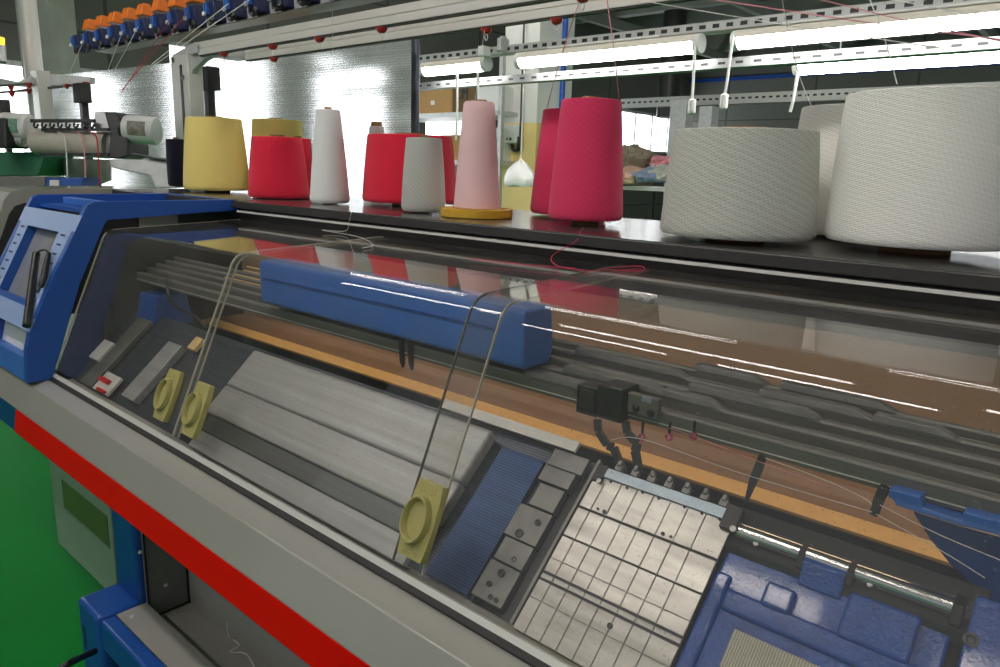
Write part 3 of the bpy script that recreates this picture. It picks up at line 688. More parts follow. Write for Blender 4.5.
# polished rod with clamps
ry = .935; rz = -.4830
MB().tube([(-.362, ry, H+rz), (-.100, ry, H+rz)], .0108, 24).build('polished_rod', 'chrome', K, smooth=True)
MB().prism([(.965, -.462), (.945, -.474), (.935, -.492), (.914, -.4995), (.914, -.515), (.95, -.52), (.975, -.468)], -.372, -.07).build('rod_bed', 'raildark', K)
for (x0_, x1_) in ((-.276, -.2675), (-.215, -.2065), (-.100, -.088)):
    m = MB().prism([(.915, -.495), (.925, -.474), (.945, -.470), (.950, -.495), (.93, -.512)], x0_, x1_); m.build('rod_clamp', 'dark', K, bevel=.001)
m = MB().prism([(.905, -.512), (.918, -.484), (.942, -.474), (.95, -.50), (.93, -.515)], -.2675, -.215); m.build('rod_saddle', 'bluecast', K, bevel=.002)
for u, v in ((756, 544), (870, 585)):
    p = onbed(u, v, -.004); MB().lathe(p, [(.0035, 0), (.0035, .003), (.001, .004)], 12, nb).build('screw', 'alu', K, smooth=True)
# right blue block + bracket on the rails
m = MB(); bslab(m, -.080, .30, .76, .945, -.02, .012); RB = m.build('blue_block', 'bluecast', K, bevel=.003)
MB().lathe(onbed(971, 640, .0125), [(.008, 0), (.008, .002), (.005, .002), (.004, .0005), (.001, .0005)], 20, nb).build('screw', 'dark', RB, smooth=True)
ya = .940
pl = [(889, 489), (921, 497), (922, 508), (962, 521), (963, 512), (1010, 524), (1010, 548), (998, 535), (960, 526), (896, 506), (893, 500), (888, 497)]
m = MB(); m.slab([py_(u, v, ya) for u, v in pl], (0, .03, 0)); m.build('rail_bracket', 'bluelt', K, bevel=.002)
pl = [(912, 512), (960, 527), (1010, 541), (1010, 620), (950, 565), (930, 540)]
m = MB(); m.slab([py_(u, v, 1.00) for u, v in pl], (0, .06, 0)); m.build('rail_bracket_web', 'blue', K, bevel=.003)

# legs / undercarriage -------------------------------------------------
def xz(u, v, y): return py_(u, v, y)
Yg = .78
gp = [xz(48, 440, Yg), xz(58, 543.5, Yg), xz(117, 600, Yg), xz(117, 500, Yg)]
xl = -3.60*Yg; xr2 = -2.91*Yg; zbot = H-1.775*Yg
G = MB().box((xl, Yg, zbot), (xr2, Yg+.5, H-.82)).build('electrics_box', 'gbox', K, bevel=.004)
p1, p2, p3 = xz(62, 481, Yg), xz(110, 546, Yg), xz(64.6, 507, Yg)
MB().box((p1.x, Yg-.002, H-1.54*Yg), (p2.x, Yg+.001, H-1.405*Yg)).build('inspection_window', 'gwin', G)
MB().box((p1.x, Yg-.004, H-1.547*Yg), (p2.x, Yg+.001, H-1.54*Yg)).build('window_lip', 'cab', G)
Yp = .76; xpl = -2.905*Yp; xpr = -2.70*Yp; zs = H-1.68*Yp
Yf = .645
m = MB().box((xpl, Yp, H-2.6*Yp*.8), (xpr, Yp+.30, H-.82)); m.build('frame_post', 'blue', K, bevel=.012)
m = MB().box((xpl-.0, Yf, zs-.26), (xpr, Yp+.02, zs)); FT = m.build('frame_foot', 'blue', K, bevel=.014)
MB().box((xpl+.030, Yf-.001, zs-.15), (xpl+.046, Yf+.002, zs-.08)).build('slot', 'dark', FT, bevel=.0005)
m = MB().tube(smoothpath([xz(95, 651, .61), xz(80, 658, .56), xz(68, 664, .52), xz(50, 676, .48)]), .009, 10); m.build('cable', 'cable', FT, smooth=True)
MB().box((xpr+.004, Yf+.006, zs-.10), (XR, Yf+.05, zs-.006)).build('front_beam', 'blue', K, bevel=.008)
MB().box((xpr+.004, Yf+.05, zs-.02), (XR, Yp+.02, zs-.008)).build('tread_plate', 'cab', K)
MB().lathe((xpr+.05, Yf+.075, zs-.008), [(.007, 0), (.006, .004), (.002, .006)], 12).build('screw', 'alu', K, smooth=True)
MB().box((xpr+.004, Yp+.03, zs-.07), (XR, .905, zs-.06)).build('trough_floor', 'cab', K)
MB().box((xpr+.004, .905, zs-.07), (XR, .925, H-.80)).build('trough_back', 'cab', K)
SP = MB().box((xpr+.004, Yp+.02, zs-.06), (xpr+.014, .905, H-.80)).build('side_panel', 'cabdark', K)
MB().box((xpr+.014, Yp+.02, zs-.06), (xpr+.018, Yp+.025, H-.80)).box((xpr+.014, .898, zs-.06), (xpr+.018, .905, H-.80)).box((xpr+.014, Yp+.02, zs-.06), (xpr+.018, .905, zs-.054)).build('panel_seal', 'dark', SP)
for (u, v) in ((140, 552), (165.5, 585)):
    MB().lathe(px_(u, v, xpr+.0135), [(.006, 0), (.005, .004), (.001, .006)], 12, (1, 0, 0)).build('screw', 'alu', SP, smooth=True)
MB().box((xpr+.004, .94, 0.05), (XR, 1.3, H-.85)).build('base_body', 'cabdark', K)
MB().lathe(((xpl+xpr)/2, Yf+.07, .0), [(.05, 0), (.05, .02), (.02, .03), (.02, zs-.26)], 16).build('levelling_foot', 'dark', K, smooth=True)

# overhead yarn rail frame ---------------------------------------------
Zr = .400
def rail(Y, x0, x1, k, name='overhead_rail'):
    z = k*Y
    o = MB().prism([(Y, z), (Y, z+.026), (Y+.004, z+.0265), (Y+.004, z+.031), (Y, z+.0315), (Y, z+.060), (Y+.040, z+.060), (Y+.040, z)], x0, x1).build(name, 'alu', K, bevel=.0012)
    MB().prism([(Y+.004, z+.0), (Y+.004, z-.006), (Y+.026, z-.006), (Y+.026, z)], x0, x1).build('rail_strip', 'dark2', o)
    return o
YA = 1.85; YB = 2.08; Ra = rail(YA, -1.975*YA, .5, .2752); Rb = rail(YB, -1.74*YB, .5, .2460)
def eye(u, Y, k, R_):
    x = py_(u, 40, Y).x; z = H+k*Y-.006; c = Vector((x, Y+.012, z))
    m = MB().lathe(c, [(.022, 0), (.022, -.004), (.014, -.016), (.006, -.019)], 16); g = m.build('yarn_guide', 'reddot', R_, smooth=True)
    seg = 14; q = [c+Vector((.007*math.cos(t*2*math.pi/seg), 0, -.030+.011*math.sin(t*2*math.pi/seg))) for t in range(seg+1)]
    MB().tube(q, .0020, 6).build('ring', 'alu', R_, smooth=True); return c-Vector((0, 0, .04))
for u in (221, 270, 317, 379): eye(u, YA, .2752, Ra)
g2 = {}
for u in (271, 484, 553.5): g2[u] = eye(u, YB, .2460, Rb)
g2[578] = eye(578, YA, .2752, Ra)
# post, gusset and head beam
pX0 = -2.12*1.6; 
a = py_(173, 100, YA); b = py_(189.5, 100, YA)
zb_ = -.1299; zt_ = .2733*YA+.02
PO = MB().box((a.x, YA, H+zb_), (b.x, YA+.08, H+zt_)).build('rail_post', 'alu', K, bevel=.006)
MB().box((a.x+(b.x-a.x)*.55, YA-.003, H+zb_), (a.x+(b.x-a.x)*.68, YA, H+zt_-.05)).build('slot', 'dark', PO)
for (u, v) in ((173, 60), (183, 77)):
    p = py_(u, v, YA-.004); MB().lathe(p, [(.014, 0), (.014, .004), (.008, .006), (.006, .002)], 16, (0, -1, 0)).build('bolt', 'steel2', PO, smooth=True)
pg = [(188, 105), (189, 82), (193, 70), (203, 60), (215, 54), (222, 47), (195, 42), (172, 55), (176, 70)]
m = MB(); m.slab([py_(u, v, YA+.02) for u, v in pg], (0, .03, 0)); m.build('gusset', 'galv', K)
MB().box((-1.975*YA-.10, YA, H+.2752*YA+.01), (-1.975*YA+.02, YB+.04, H+.2752*YA+.05)).build('cross_bracket', 'galv', K, bevel=.003)
# tensioner beam and units
Yt = 1.35
MB().prism([(Yt+.02, .458), (Yt+.02, .500), (Yt+.07, .500), (Yt+.07, .458)], -3.6, .4).build('tensioner_beam', 'galv', K, bevel=.002)
MB().prism([(Yt+.07, .454), (Yt+.07, .458), (Yt+.0, .458), (Yt+.0, .454)], -3.6, .4).build('beam_flange', 'rail', K)
caps = [90, 103.5, 117, 130.5, 145, 160.5, 178.5, 196.5]
xs_ = [py_(u, 20, Yt).x for u in caps]
dxs = .134
xs_ = [xs_[0]+i*(xs_[-1]-xs_[0])/7 for i in range(8)]
step = (xs_[-1]-xs_[0])/7
for i in range(-1, 16):
    x = xs_[0]+i*step
    z = H+.500
    m = MB()
    m.hexa([(x-.046, Yt-.02, z-.045), (x+.046, Yt-.02, z-.045), (x+.046, Yt+.04, z-.045), (x-.046, Yt+.04, z-.045), (x-.036, Yt-.03, z+.045), (x+.036, Yt-.03, z+.045), (x+.036, Yt+.03, z+.045), (x-.036, Yt+.03, z+.045)])
    T = m.build('yarn_tensioner', 'tens', K, loc=(x, Yt, z), bevel=.006); T.scale = (.785,)*3
    # coil spring rings and hooks
    for rr_, dz in ((.030, -.052), (.021, -.053), (.012, -.054)):
        q = [Vector((x+.01+rr_*math.cos(t*math.pi/8), Yt-.028, z+dz+.012+rr_*.62*math.sin(t*math.pi/8))) for t in range(17)]
        MB().tube(q, .0030, 6, False).build('coil', 'dark', T, smooth=True)
    for s in (-.026, -.008):
        MB().box((x+s-.004, Yt-.040, z-.012), (x+s+.004, Yt-.022, z+.035)).build('prong', 'bluelt', T, bevel=.001)
    MB().lathe((x-.017, Yt-.045, z-.012), [(.008, -.008), (.009, 0), (.006, .008)], 12).build('yarn_eye', 'white', T, smooth=True)
    if 0 <= i <= 8:
        m = MB(); zc = z+.082; w_ = .033
        m.hexa([(x-w_-.006, Yt-.035, z+.056), (x+w_+.004, Yt-.035, z+.056), (x+w_+.004, Yt+.03, z+.056), (x-w_-.006, Yt+.03, z+.056), (x-w_+.002, Yt-.02, z+.112), (x+w_, Yt-.02, z+.112), (x+w_, Yt+.015, z+.112), (x-w_+.002, Yt+.015, z+.112)])
        label(m.build('warning_lamp', 'orange', T, bevel=.004), 'orange plastic lamp cap')

# ------------------------------------------------------------------ cones on the shelf
ZS = -.130
def cone(uc, hwb, vb, hwt, vt, mt, lab, gap=.006, core=.35, name='yarn_cone', corez=.008, depth_behind=None, group=None, lift=0., round_=.012, uct=None, ucorr=True, bot=True, yt=None):
    zb_ = ZS+gap+lift
    lo, hi = .9, 4.5
    for _ in range(50):
        md = (lo+hi)/2; r = hwb*md/F
        # centre at camera depth md whose z is zb_
        # find v such that point at depth md has z = zb_
        v0, v1 = -200., 700.
        for __ in range(40):
            vm = (v0+v1)/2
            if pd_(uc, vm, md).z-H > zb_: v0 = vm
            else: v1 = vm
        C = pd_(uc, vm, md); dh = Vector((C.x, C.y, 0)).normalized()
        fv = proj(C-dh*r)[1]
        if (C.y < yt) if yt else (fv > vb): lo = md
        else: hi = md
    rb = r; rt = hwt*md/F
    zlo, zhi = zb_+.02, zb_+.6
    for _ in range(40):
        zm = (zlo+zhi)/2
        if proj(Vector((C.x, C.y, zm+H))-dh*rt)[1] > vt: zlo = zm
        else: zhi = zm
    h = zm-zb_
    base = Vector((C.x, C.y, H+ZS+lift))
    t = thing(name, base, lab, 'yarn cone', group)
    e = round_; c0 = Vector((C.x, C.y, H+zb_)); cr = max(rt*core, .012)
    prof = [(cr*.9, .004), (rb-e*1.6, 0.0), (rb-e*.5, .002), (rb-.001, e*.7), (rb, e*1.3)]
    n = 10
    for k in range(1, n):
        q = k/n; rr_ = rb+(rt-rb)*q+.0015*math.sin(q*math.pi); prof.append((rr_, e*1.3+(h-e*1.5)*q))
    prof += [(rt, h-.002), (rt-.002, h), (rt-.010, h+.0005), (cr*1.05, h-.004)]
    MB().lathe(c0, prof, 80).build('wound_yarn', mt, t, loc=c0, smooth=True)
    cb = max(rb*.38, .014)
    MB().lathe(base+Vector((0, 0, .0005)), [(cb, 0), (cb, gap+.004), (cr*.9, gap+h-.006), (cr*.9, gap+h+corez), (cr*.72, gap+h+corez), (cr*.72, gap+h-.02)], 40).build('cardboard_core', 'core', t, smooth=True)
    print('cone', lab[:30], 'depth %.2f y %.2f rb %.3f h %.3f' % (md, C.y, rb, h))
    return C, rb, rt, h, dh
CN = {}
g = 'cones of yarn on the machine shelf'
def cn(key, *a, **k): CN[key] = cone(*a, group=g, **k)
cn('black', 179, 10, 186.5, 9.5, 139, 'y_black', 'narrow black yarn cone at the far end of the shelf beside the yellow cone')
cn('yellow', 217.5, 31.5, 191, 26, 117, 'y_yellow', 'large pale yellow yarn cone, the front one of the two yellow cones', gap=.010)
cn('yellow2', 279.5, 26, 183, 23.5, 119, 'y_yellow', 'yellow yarn cone mostly hidden behind the small red cone', yt=1.84)
cn('red', 279, 29.5, 199, 24, 136.5, 'y_red', 'small red yarn cone standing in front of a yellow cone', gap=.003)
cn('red2', 299, 14, 189, 13, 138, 'y_red', 'red yarn cone of which only a sliver shows beside the slim white cone', yt=1.72)
cn('white', 330, 19.5, 204, 11.5, 109, 'y_white', 'tall slim white yarn cone beside the small red cone', gap=.003)
cn('bobbin', 377, 14, 196, 7, 126, 'y_white', 'slim white cone with brown cardboard tip behind the wide red cone', corez=.016, core=.85, yt=1.86)
cn('redwide', 410, 47, 199, 41.5, 134, 'y_red', 'wide red yarn cone behind the small grey cone', gap=.012, yt=1.73)
cn('grey', 423.5, 22, 209, 17.5, 137.5, 'y_greyl', 'small slim grey yarn cone in front of the wide red cone', gap=.003, yt=1.50)
cn('rose2', 568, 38, 209.5, 29, 108, 'y_rose', 'dark pink yarn cone partly hidden behind the other dark pink cone', gap=.008, yt=1.80)
cn('rose', 585, 37, 222, 29, 97.5, 'y_rose', 'tall dark pink yarn cone in front, yarn rising from its top', gap=.013)
cn('greybig', 735, 74, 241.5, 67, 127, 'y_grey', 'wide squat grey yarn cone between the pink and ivory cones', gap=.010)
cn('ivory2', 840, 56, 233, 49, 103, 'y_ivory', 'ivory yarn cone half hidden behind the largest ivory cone', gap=.008, yt=1.86)
cn('ivory', 915, 84.5, 250, 80, 85.5, 'y_ivory', 'largest ivory yarn cone at the near end of the shelf', gap=.016)
# dish then pink cone on it
def on_shelf_center(uc, hw, vb, z):
    lo, hi = .9, 4.5
    for _ in range(50):
        md = (lo+hi)/2; r = hw*md/F; v0, v1 = -200., 700.
        for __ in range(40):
            vm = (v0+v1)/2
            if pd_(uc, vm, md).z-H > z: v0 = vm
            else: v1 = vm
        C = pd_(uc, vm, md); dh = Vector((C.x, C.y, 0)).normalized()
        if proj(C-dh*r)[1] > vb: lo = md
        else: hi = md
    return C, r, md
C, r, md = on_shelf_center(476.5, 36, 219.5, ZS)
hd = .025
tag(MB().lathe((C.x, C.y, H+ZS+.0005), [(r*.97, 0), (r, .002), (r, hd-.002), (r*.98, hd), (r*.90, hd), (r*.88, hd-.005), (.02, hd-.005)], 64).build('yellow_dish', 'yellowplate', smooth=True), 'round flat yellow plastic dish under the pale pink cone', 'dish')
rb = 23*md/F; rt = 15*md/F; zt_ = pd_(475, 104, md).z-(H+ZS+hd-.004)
t = thing('yarn_cone', (C.x, C.y, H+ZS+hd-.0045), 'tall pale pink yarn cone standing on the yellow dish', 'yarn cone', g)
c0 = Vector((C.x, C.y, H+ZS+hd-.0044))
MB().lathe(c0, [(rb*.9, 0), (rb, .006)]+[(rb+(rt-rb)*q/8+.001*math.sin(q/8*3.14), .006+(zt_-.012)*q/8) for q in range(1, 9)]+[(rt-.004, zt_), (rt*.5, zt_-.002)], 64).build('wound_yarn', 'y_pink', t, loc=c0, smooth=True)
MB().lathe(c0, [(rt*.5, .01), (rt*.5, zt_+.005), (rt*.4, zt_+.005), (rt*.4, zt_-.01)], 32).build('cardboard_core', 'core', t, smooth=True)
CN['pink'] = (c0, rb, rt, zt_, None)

# ------------------------------------------------------------------ loose threads
def thread(pts, mt, lab, r=.0009, n=6, name='loose_thread', cat='thread', group=None):
    return tag(MB().tube(smoothpath(pts, n), r, 6).build(name, mt, smooth=False), lab, cat, group)
topY = lambda k: None
gz = -.2448+.043*1.3
def sh_(u, v): return pz_(u, v, ZS+.0012)
def gt(u, v, up=.004):    # on top glass
    return pp_(u, v, W(0, 1.1, -.2448+.043*1.1+up), Vector((0, -.043, 1)))
thread([sh_(583, 228), sh_(580, 232), py_(577, 240, 1.300), py_(566, 247, 1.29), py_(553, 255, 1.285), gt(552, 262), gt(562, 267), gt(590, 271), gt(610, 268), gt(640, 266), gt(642, 271), gt(612, 270)], 'thread_p', 'dark pink thread trailing from the tall pink cone over the shelf edge')
thread([gt(575, 268), gt(540, 266), gt(500, 262), gt(470, 259)], 'thread_p', 'pink thread lying along the top of the middle cover')
thread([py_(352, 210, 1.302), py_(349, 222, 1.30), gt(345, 231, .001), gt(322, 230, .001), gt(345, 234, .001), gt(362, 238, .001), gt(373, 245, .001), gt(362, 248, .001)], 'thread_w', 'white thread looped over the shelf edge below the slim white cone')
def top_of(key): C, rb, rt, h, dh = CN[key]; return Vector((C.x, C.y, C.z+h))
def gpt(u, v, Y): return py_(u, v, Y)
rs = CN['rose']; p = top_of('rose')
thread([gpt(619, 98, p.y-.04), gpt(614, 50, 1.42), gpt(606, -6, 1.40)], 'thread_lp', 'pale pink yarn rising from the tall front pink cone', .0012, 4, 'rising_yarn', 'yarn')
p = top_of('rose2')
thread([gpt(547, 108, p.y), gpt(560, 60, 1.55), gpt(579, 3, 1.47)], 'thread_lp', 'pink yarn rising from the rear pink cone to an eyelet', .0012, 4, 'rising_yarn', 'yarn')
thread([gpt(475, 101, CN['pink'][0].y), gpt(484.5, 30, 1.64)], 'thread_w', 'thin white yarn rising from the pale pink cone', .0006, 4, 'rising_yarn', 'yarn')
thread([gpt(332, 108, CN['white'][0].y), gpt(333, 60, 1.5), gpt(332, -5, 1.46)], 'thread_w', 'thin white yarn rising from the slim white cone', .0006, 4, 'rising_yarn', 'yarn')
thread([gpt(897, 84, 1.40), gpt(885, 40, 1.42), gpt(868, -5, 1.44)], 'thread_w', 'white yarn rising from the largest ivory cone', .0010, 4, 'rising_yarn', 'yarn')
thread([gpt(811, 105, 1.60), gpt(796, 65, 1.62), gpt(781, -5, 1.63)], 'thread_w', 'thin white yarn rising from the half hidden ivory cone', .0008, 4, 'rising_yarn', 'yarn')
for (a, b, mt, lab, r) in (((703, -2), (1005, 40), 'thread_lp', 'pink yarn stretched across above the second lamp', .0012), ((620, -3), (940, 48), 'thread_w', 'pale yarn stretched across below the pink one', .0010), ((810, -3), (1005, 42), 'thread_lp', 'pink yarn stretched across at the top near the ivory cone', .0010), ((880, -3), (1005, 18), 'thread_w', 'white yarn stretched across nearest the top corner', .0010)):
    thread([gpt(a[0], a[1], 1.40), gpt((a[0]+b[0])/2, (a[1]+b[1])/2+1.5, 1.38), gpt(b[0], b[1], 1.36)], mt, lab, r, 4, 'stretched_yarn', 'yarn')
# from tensioners down to the side
for (a, b, mt, lab, r) in (((84, 40), (60, 95), 'thread_w', 'grey yarn running down from the first tensioner', .0014), ((123, 30), (108, 70), 'thread_w', 'beige yarn running down from the third tensioner', .0014), ((138, 27), (112, 75), 'thread_w', 'beige yarn running down from the fourth tensioner', .0014), ((171, 18), (120, 95), 'thread_r', 'red yarn running down from the sixth tensioner', .0013), ((187, 14), (122, 90), 'thread_r', 'red yarn running down from the seventh tensioner', .0013), ((228, 4), (152, 64), 'thread_w', 'white yarn running down steeply towards the rail post', .0016), ((249, 0), (150, 68), 'thread_w', 'white yarn running down beside its twin towards the rail post', .0016)):
    pa = gpt(a[0], a[1], Yt-.045); pb = gpt(b[0], b[1], Yt-.02)
    thread([pa, (pa+pb)/2, pb], mt, lab, r, 3, 'stretched_yarn', 'yarn')
# inside the machine: yarns to feeders
for (pts, mt, lab) in (([(611, 440), (642, 439), (740, 473), (872, 512)], 'thread_w', 'white yarn passing through the pink eyelet to the bed feeder'), ([(765, 458), (820, 478), (862, 497), (872, 505)], 'thread_w', 'bright white yarn above the golden strip'), ([(876, 514), (940, 550), (985, 578)], 'thread_w', 'white yarn sloping down from the bracket arm'), ([(880, 505), (940, 535), (1005, 562)], 'thread_w', 'white yarn running in front of the blue bracket'), ([(669, 428), (693, 436), (760, 462), (830, 487)], 'thread_lp', 'thin dusky yarn through the middle pink eyelet')):
    thread([py_(u, v, .945) for u, v in pts], mt, lab, .00055, 4, 'feeder_yarn', 'yarn')
thread([py_(227, 622, .903), py_(229, 636, .903), py_(239, 645, .90), pz_(230, 652, zs-H-.057), pz_(246, 654, zs-H-.057), pz_(256, 670, zs-H-.057)], 'thread_w', 'white scrap thread lying in the grey trough under the red stripe', .0022)

# ------------------------------------------------------------------ polycarbonate screen behind the machine
sA = Vector((-2.57, 2.29)); sB = Vector((-6.6, 1.90)); zt_ = H+.560; zb_ = H-.30
dv = (sB-sA); n_ = Vector((dv.y, -dv.x)).normalized()*.008
T = thing('screen_panel', (sA.x, sA.y, 0), 'translucent ribbed plastic screen on dark posts behind the cones', 'screen')
pts = [(sA.x, sA.y), (sB.x, sB.y)]
MB().slab([(sA.x, sA.y, zb_), (sB.x, sB.y, zb_), (sB.x, sB.y, zt_), (sA.x, sA.y, zt_)], (n_.x, n_.y, 0)).build('ribbed_sheet', 'screen', T)
def post(x, y, z0, z1, w=.025): return MB().box((x-w, y-w, z0), (x+w, y+w, z1)).build('post', 'raildark', T, bevel=.003)
MB().box((sA.x, sA.y-.012, 0), (sA.x+.034, sA.y+.012, zt_+.02)).build('post', 'steelpost', T, bevel=.004)
tag_posts = []
for (u, vt_, dY) in ((208, 68, -.10), (82, 84, -.12), (3, 100, -.14)):
    # short dark post with a clip box, in front of the sheet
    lo = ray(u, vt_); 
    # intersect with line parallel to the sheet
    q0 = sA+Vector((0, dY)); nn = Vector((dv.y, -dv.x)).normalized(); tt = (q0.dot(nn))/(lo.x*nn.x+lo.y*nn.y); P = CAM+lo*tt
    pr_ = thing('stand_post', (P.x, P.y, 0), {208: 'short dark post with clip box above the yellow cone', 82: 'short dark post with clip box behind the winding unit', 3: 'short dark post with clip box at the end beside the far winder'}[u], 'post', 'short dark posts behind the machine')
    MB().box((P.x-.025, P.y-.02, 0), (P.x+.025, P.y+.02, P.z)).build('shaft', 'raildark', pr_, bevel=.003)
    MB().box((P.x-.03, P.y-.05, P.z-.12), (P.x+.09, P.y+.02, P.z)).build('clip_box', 'dark2', pr_, bevel=.004)

# ------------------------------------------------------------------ left background equipment
def pdw(u, v, d): return pd_(u, v, d)
dB = 4.2
right = Vector([MR[0][0], MR[1][0], 0]).normalized(); fwd = Vector([-MR[0][2], -MR[1][2], 0]).normalized()
WU = thing('winding_unit', pdw(70, 188, dB), 'beige roller winding unit with black end hood and comb of hooks', 'winder')
a = pdw(35, 141, dB); b = pdw(108, 146, dB)
MB().tube([a, b], .072, 32).build('roller', 'beige', WU, smooth=True)
MB().tube([a-right*.12, a], .015, 12).build('spindle', 'galv', WU, smooth=True)
MB().tube([a-right*.10, a-right*.06], .035, 12).build('spindle_nut', 'galv', WU, smooth=True)
m = MB()
hp = [(104, 112), (116, 112), (123, 121), (128, 140), (128, 156), (118, 159), (108, 158), (110, 135)]
m.slab([pdw(u, v, dB-.10) for u, v in hp], fwd*.25); m.build('hood', 'dark', WU, bevel=.008)
hp = [(95, 112), (104, 111), (110, 128), (111, 156), (106, 156), (93, 124)]
m = MB(); m.slab([pdw(u, v, dB-.02) for u, v in hp], fwd*.15); m.build('hood_side', 'sil', WU, bevel=.004)
for v0, v1, u0, u1 in ((119, 122.5, 30, 93), (128, 131, 41, 108), (153, 156, 40, 108)):
    m = MB(); A_ = pdw(u0, v0, dB-.08); B_ = pdw(u1, v0, dB-.08); C_ = pdw(u1, v1, dB-.08); D_ = pdw(u0, v1, dB-.08)
    m.slab([A_, B_, C_, D_], fwd*.03); m.build('comb_bar', 'dark', WU)
for i in range(8):
    u = 35+i*8
    q = [pdw(u, 121, dB-.09), pdw(u-1, 126, dB-.09), pdw(u+1.5, 127.5, dB-.09), pdw(u+3.5, 124, dB-.09)]
    MB().tube(smoothpath(q, 4), .006, 6).build('hook', 'dark', WU, smooth=True)
for (u, mt) in ((66, 'thread_w'), (98, 'thread_r'), (84, 'thread_lp')):
    q = [pdw(u-8, 132, dB-.1), pdw(u-2, 136, dB-.1), pdw(u, 148, dB-.1), pdw(u+1, 165, dB-.1), pdw(u+2, 192, dB-.1)]
    MB().tube(smoothpath(q, 4), .004, 6).build('yarn_strand', mt, WU, smooth=True)
def drum(u0, u1, v, r, dep, lab, art):
    a = pdw(u0, v, dep); b = pdw(u1, v+2, dep)
    t = thing('motor_drum', (a+b)/2-Vector((0, 0, r)), lab, 'motor')
    MB().tube([a, a+(b-a)*.06, a+(b-a)*.94, b], [r*.93, r, r, r*.9], 40).build('casing', 'white', t, smooth=True)
    MB().tube([a-(b-a)*.10, a], r*.94, 32).build('end_ring', 'dark', t, smooth=True)
    # printed panel, curved over the casing
    m = MB(); ax = (b-a).normalized(); up = Vector((0, 0, 1)); sd = ax.cross(up).normalized()
    if sd.dot(fwd) > 0: sd = -sd
    ang = [-.45+i*.15 for i in range(8)]
    vv = [[m.b.verts.new(a+(b-a)*q+(sd*math.cos(t_)+up*math.sin(t_))*(r*1.012)) for t_ in ang] for q in (.22, .82)]
    for i in range(7): m.b.faces.new((vv[0][i], vv[0][i+1], vv[1][i+1], vv[1][i]))
    m.build('printed_panel', art, t, smooth=True)
M['art1'] = mat('printed_green_picture', srgb(110, 150, 130), .5, noise=.5, nscale=26)
M['art2'] = mat('printed_grey_picture', srgb(130, 128, 115), .5, noise=.5, nscale=26)
drum(127, 157, 129, .078, 4.15, 'white motor drum with grey printed panel beside the black hood', 'art2')
drum(4, 31, 126, .078, 4.2, 'white motor drum with green printed panel at the edge of the view', 'art1')
m = MB(); m.slab([pdw(-14, 118, 4.1), pdw(5, 118, 4.1), pdw(7, 148, 4.1), pdw(-14, 148, 4.1)], fwd*.2); tag(m.build('motor_hood', 'dark', bevel=.01), 'black hood holding the far green-printed drum', 'hood')
m = MB(); m.slab([pdw(-10, 152, 4.3), pdw(46, 152, 4.3), pdw(38, 176, 4.3), pdw(-10, 176, 4.3)], fwd*.3); tag(m.build('green_bin', 'green', bevel=.008), 'dark green bin under the beige roller', 'bin')
m = MB(); m.slab([pdw(-8, 176, 4.0), pdw(45, 177, 4.0), pdw(45, 189, 4.0), pdw(-8, 189, 4.0)], fwd*.2); tag(m.build('equipment_box', 'cabdark', bevel=.004), 'dark grey equipment box below the green bin', 'box')
BX = m = MB(); m.slab([pdw(45.5, 178, 4.0), pdw(82.5, 178, 4.0), pdw(82.5, 189.5, 4.0), pdw(45.5, 189.5, 4.0)], fwd*.2); BX = tag(m.build('blue_box', 'blue', bevel=.004), 'blue control box with a white label under the roller', 'box')
m = MB(); m.slab([pdw(49.5, 180, 3.985), pdw(58.5, 180, 3.985), pdw(58.5, 185.8, 3.985), pdw(49.5, 185.8, 3.985)], fwd*.01); m.build('paper_label', 'white', BX)
c = pdw(88, 172, 4.6); tag(MB().lathe(c-Vector((0, 0, .07)), [(.08, 0), (.13, .02), (.14, .12), (.135, .15), (.12, .15)], 32).build('grey_tub', 'cab', smooth=True), 'round grey tub below the black hood', 'tub')
m = MB(); m.slab([pdw(108, 159, 3.9), pdw(176, 160, 3.9), pdw(176, 188, 3.9), pdw(155, 188, 3.9), pdw(150, 176, 3.9), pdw(112, 168, 3.9)], fwd*.12); tag(m.build('support_arm', 'galv', bevel=.008), 'grey support arm reaching from the winding unit to the shelf', 'bracket')
MB_ = MB().tube(smoothpath([pdw(133, 154, 3.88), pdw(145, 156, 3.88), pdw(155, 158.5, 3.88), pdw(172, 160.3, 3.88)]), .008, 8).build('power_cable', 'cable', smooth=True); tag(MB_, 'black power cable running along the grey support arm', 'cable')
# chrome pole and neighbour machine's frame
p = pdw(34, 70, 4.9)
tag(MB().tube([(p.x, p.y, p.z-1.6), (p.x, p.y, CZ-.01)], .055, 24).build('chrome_pole', 'alu', smooth=True), 'round shiny metal pole in front of the concrete column', 'pole')
NF = thing('yarn_rail_frame', (p.x, p.y, 0), 'grey overhead yarn rail frame of the next machine', 'frame')
a = pdw(40, 71, 4.7)
MB().box((a.x-.06, a.y-.04, 0), (a.x+.06, a.y+.04, a.z)).build('post', 'alu', NF, bevel=.005)
m = MB(); m.slab([pdw(-10, 76, 4.7), pdw(18, 82, 4.7), pdw(38, 73, 4.7), pdw(90, 77, 4.7), pdw(90, 83, 4.7), pdw(48, 85, 4.7), pdw(18, 86, 4.7), pdw(-10, 84, 4.7)], fwd*.06); m.build('cross_beam', 'galv', NF)
for v in (86.5, 93):
    MB().tube([pdw(-8, v, 4.7), pdw(32, v-3, 4.7)], .008, 6).build('thin_rail', 'rail', NF)
MB().tube([pdw(48, 88, 4.7), pdw(90, 84, 4.7)], .008, 6).build('thin_rail', 'rail', NF)
for (u, v) in ((11, 88), (29, 85), (12, 94), (29, 91), (67, 86), (86, 84)):
    MB().lathe(pdw(u, v, 4.68), [(.02, .012), (.014, -.005), (.004, -.02)], 10).build('yarn_guide', 'reddot', NF, smooth=True)
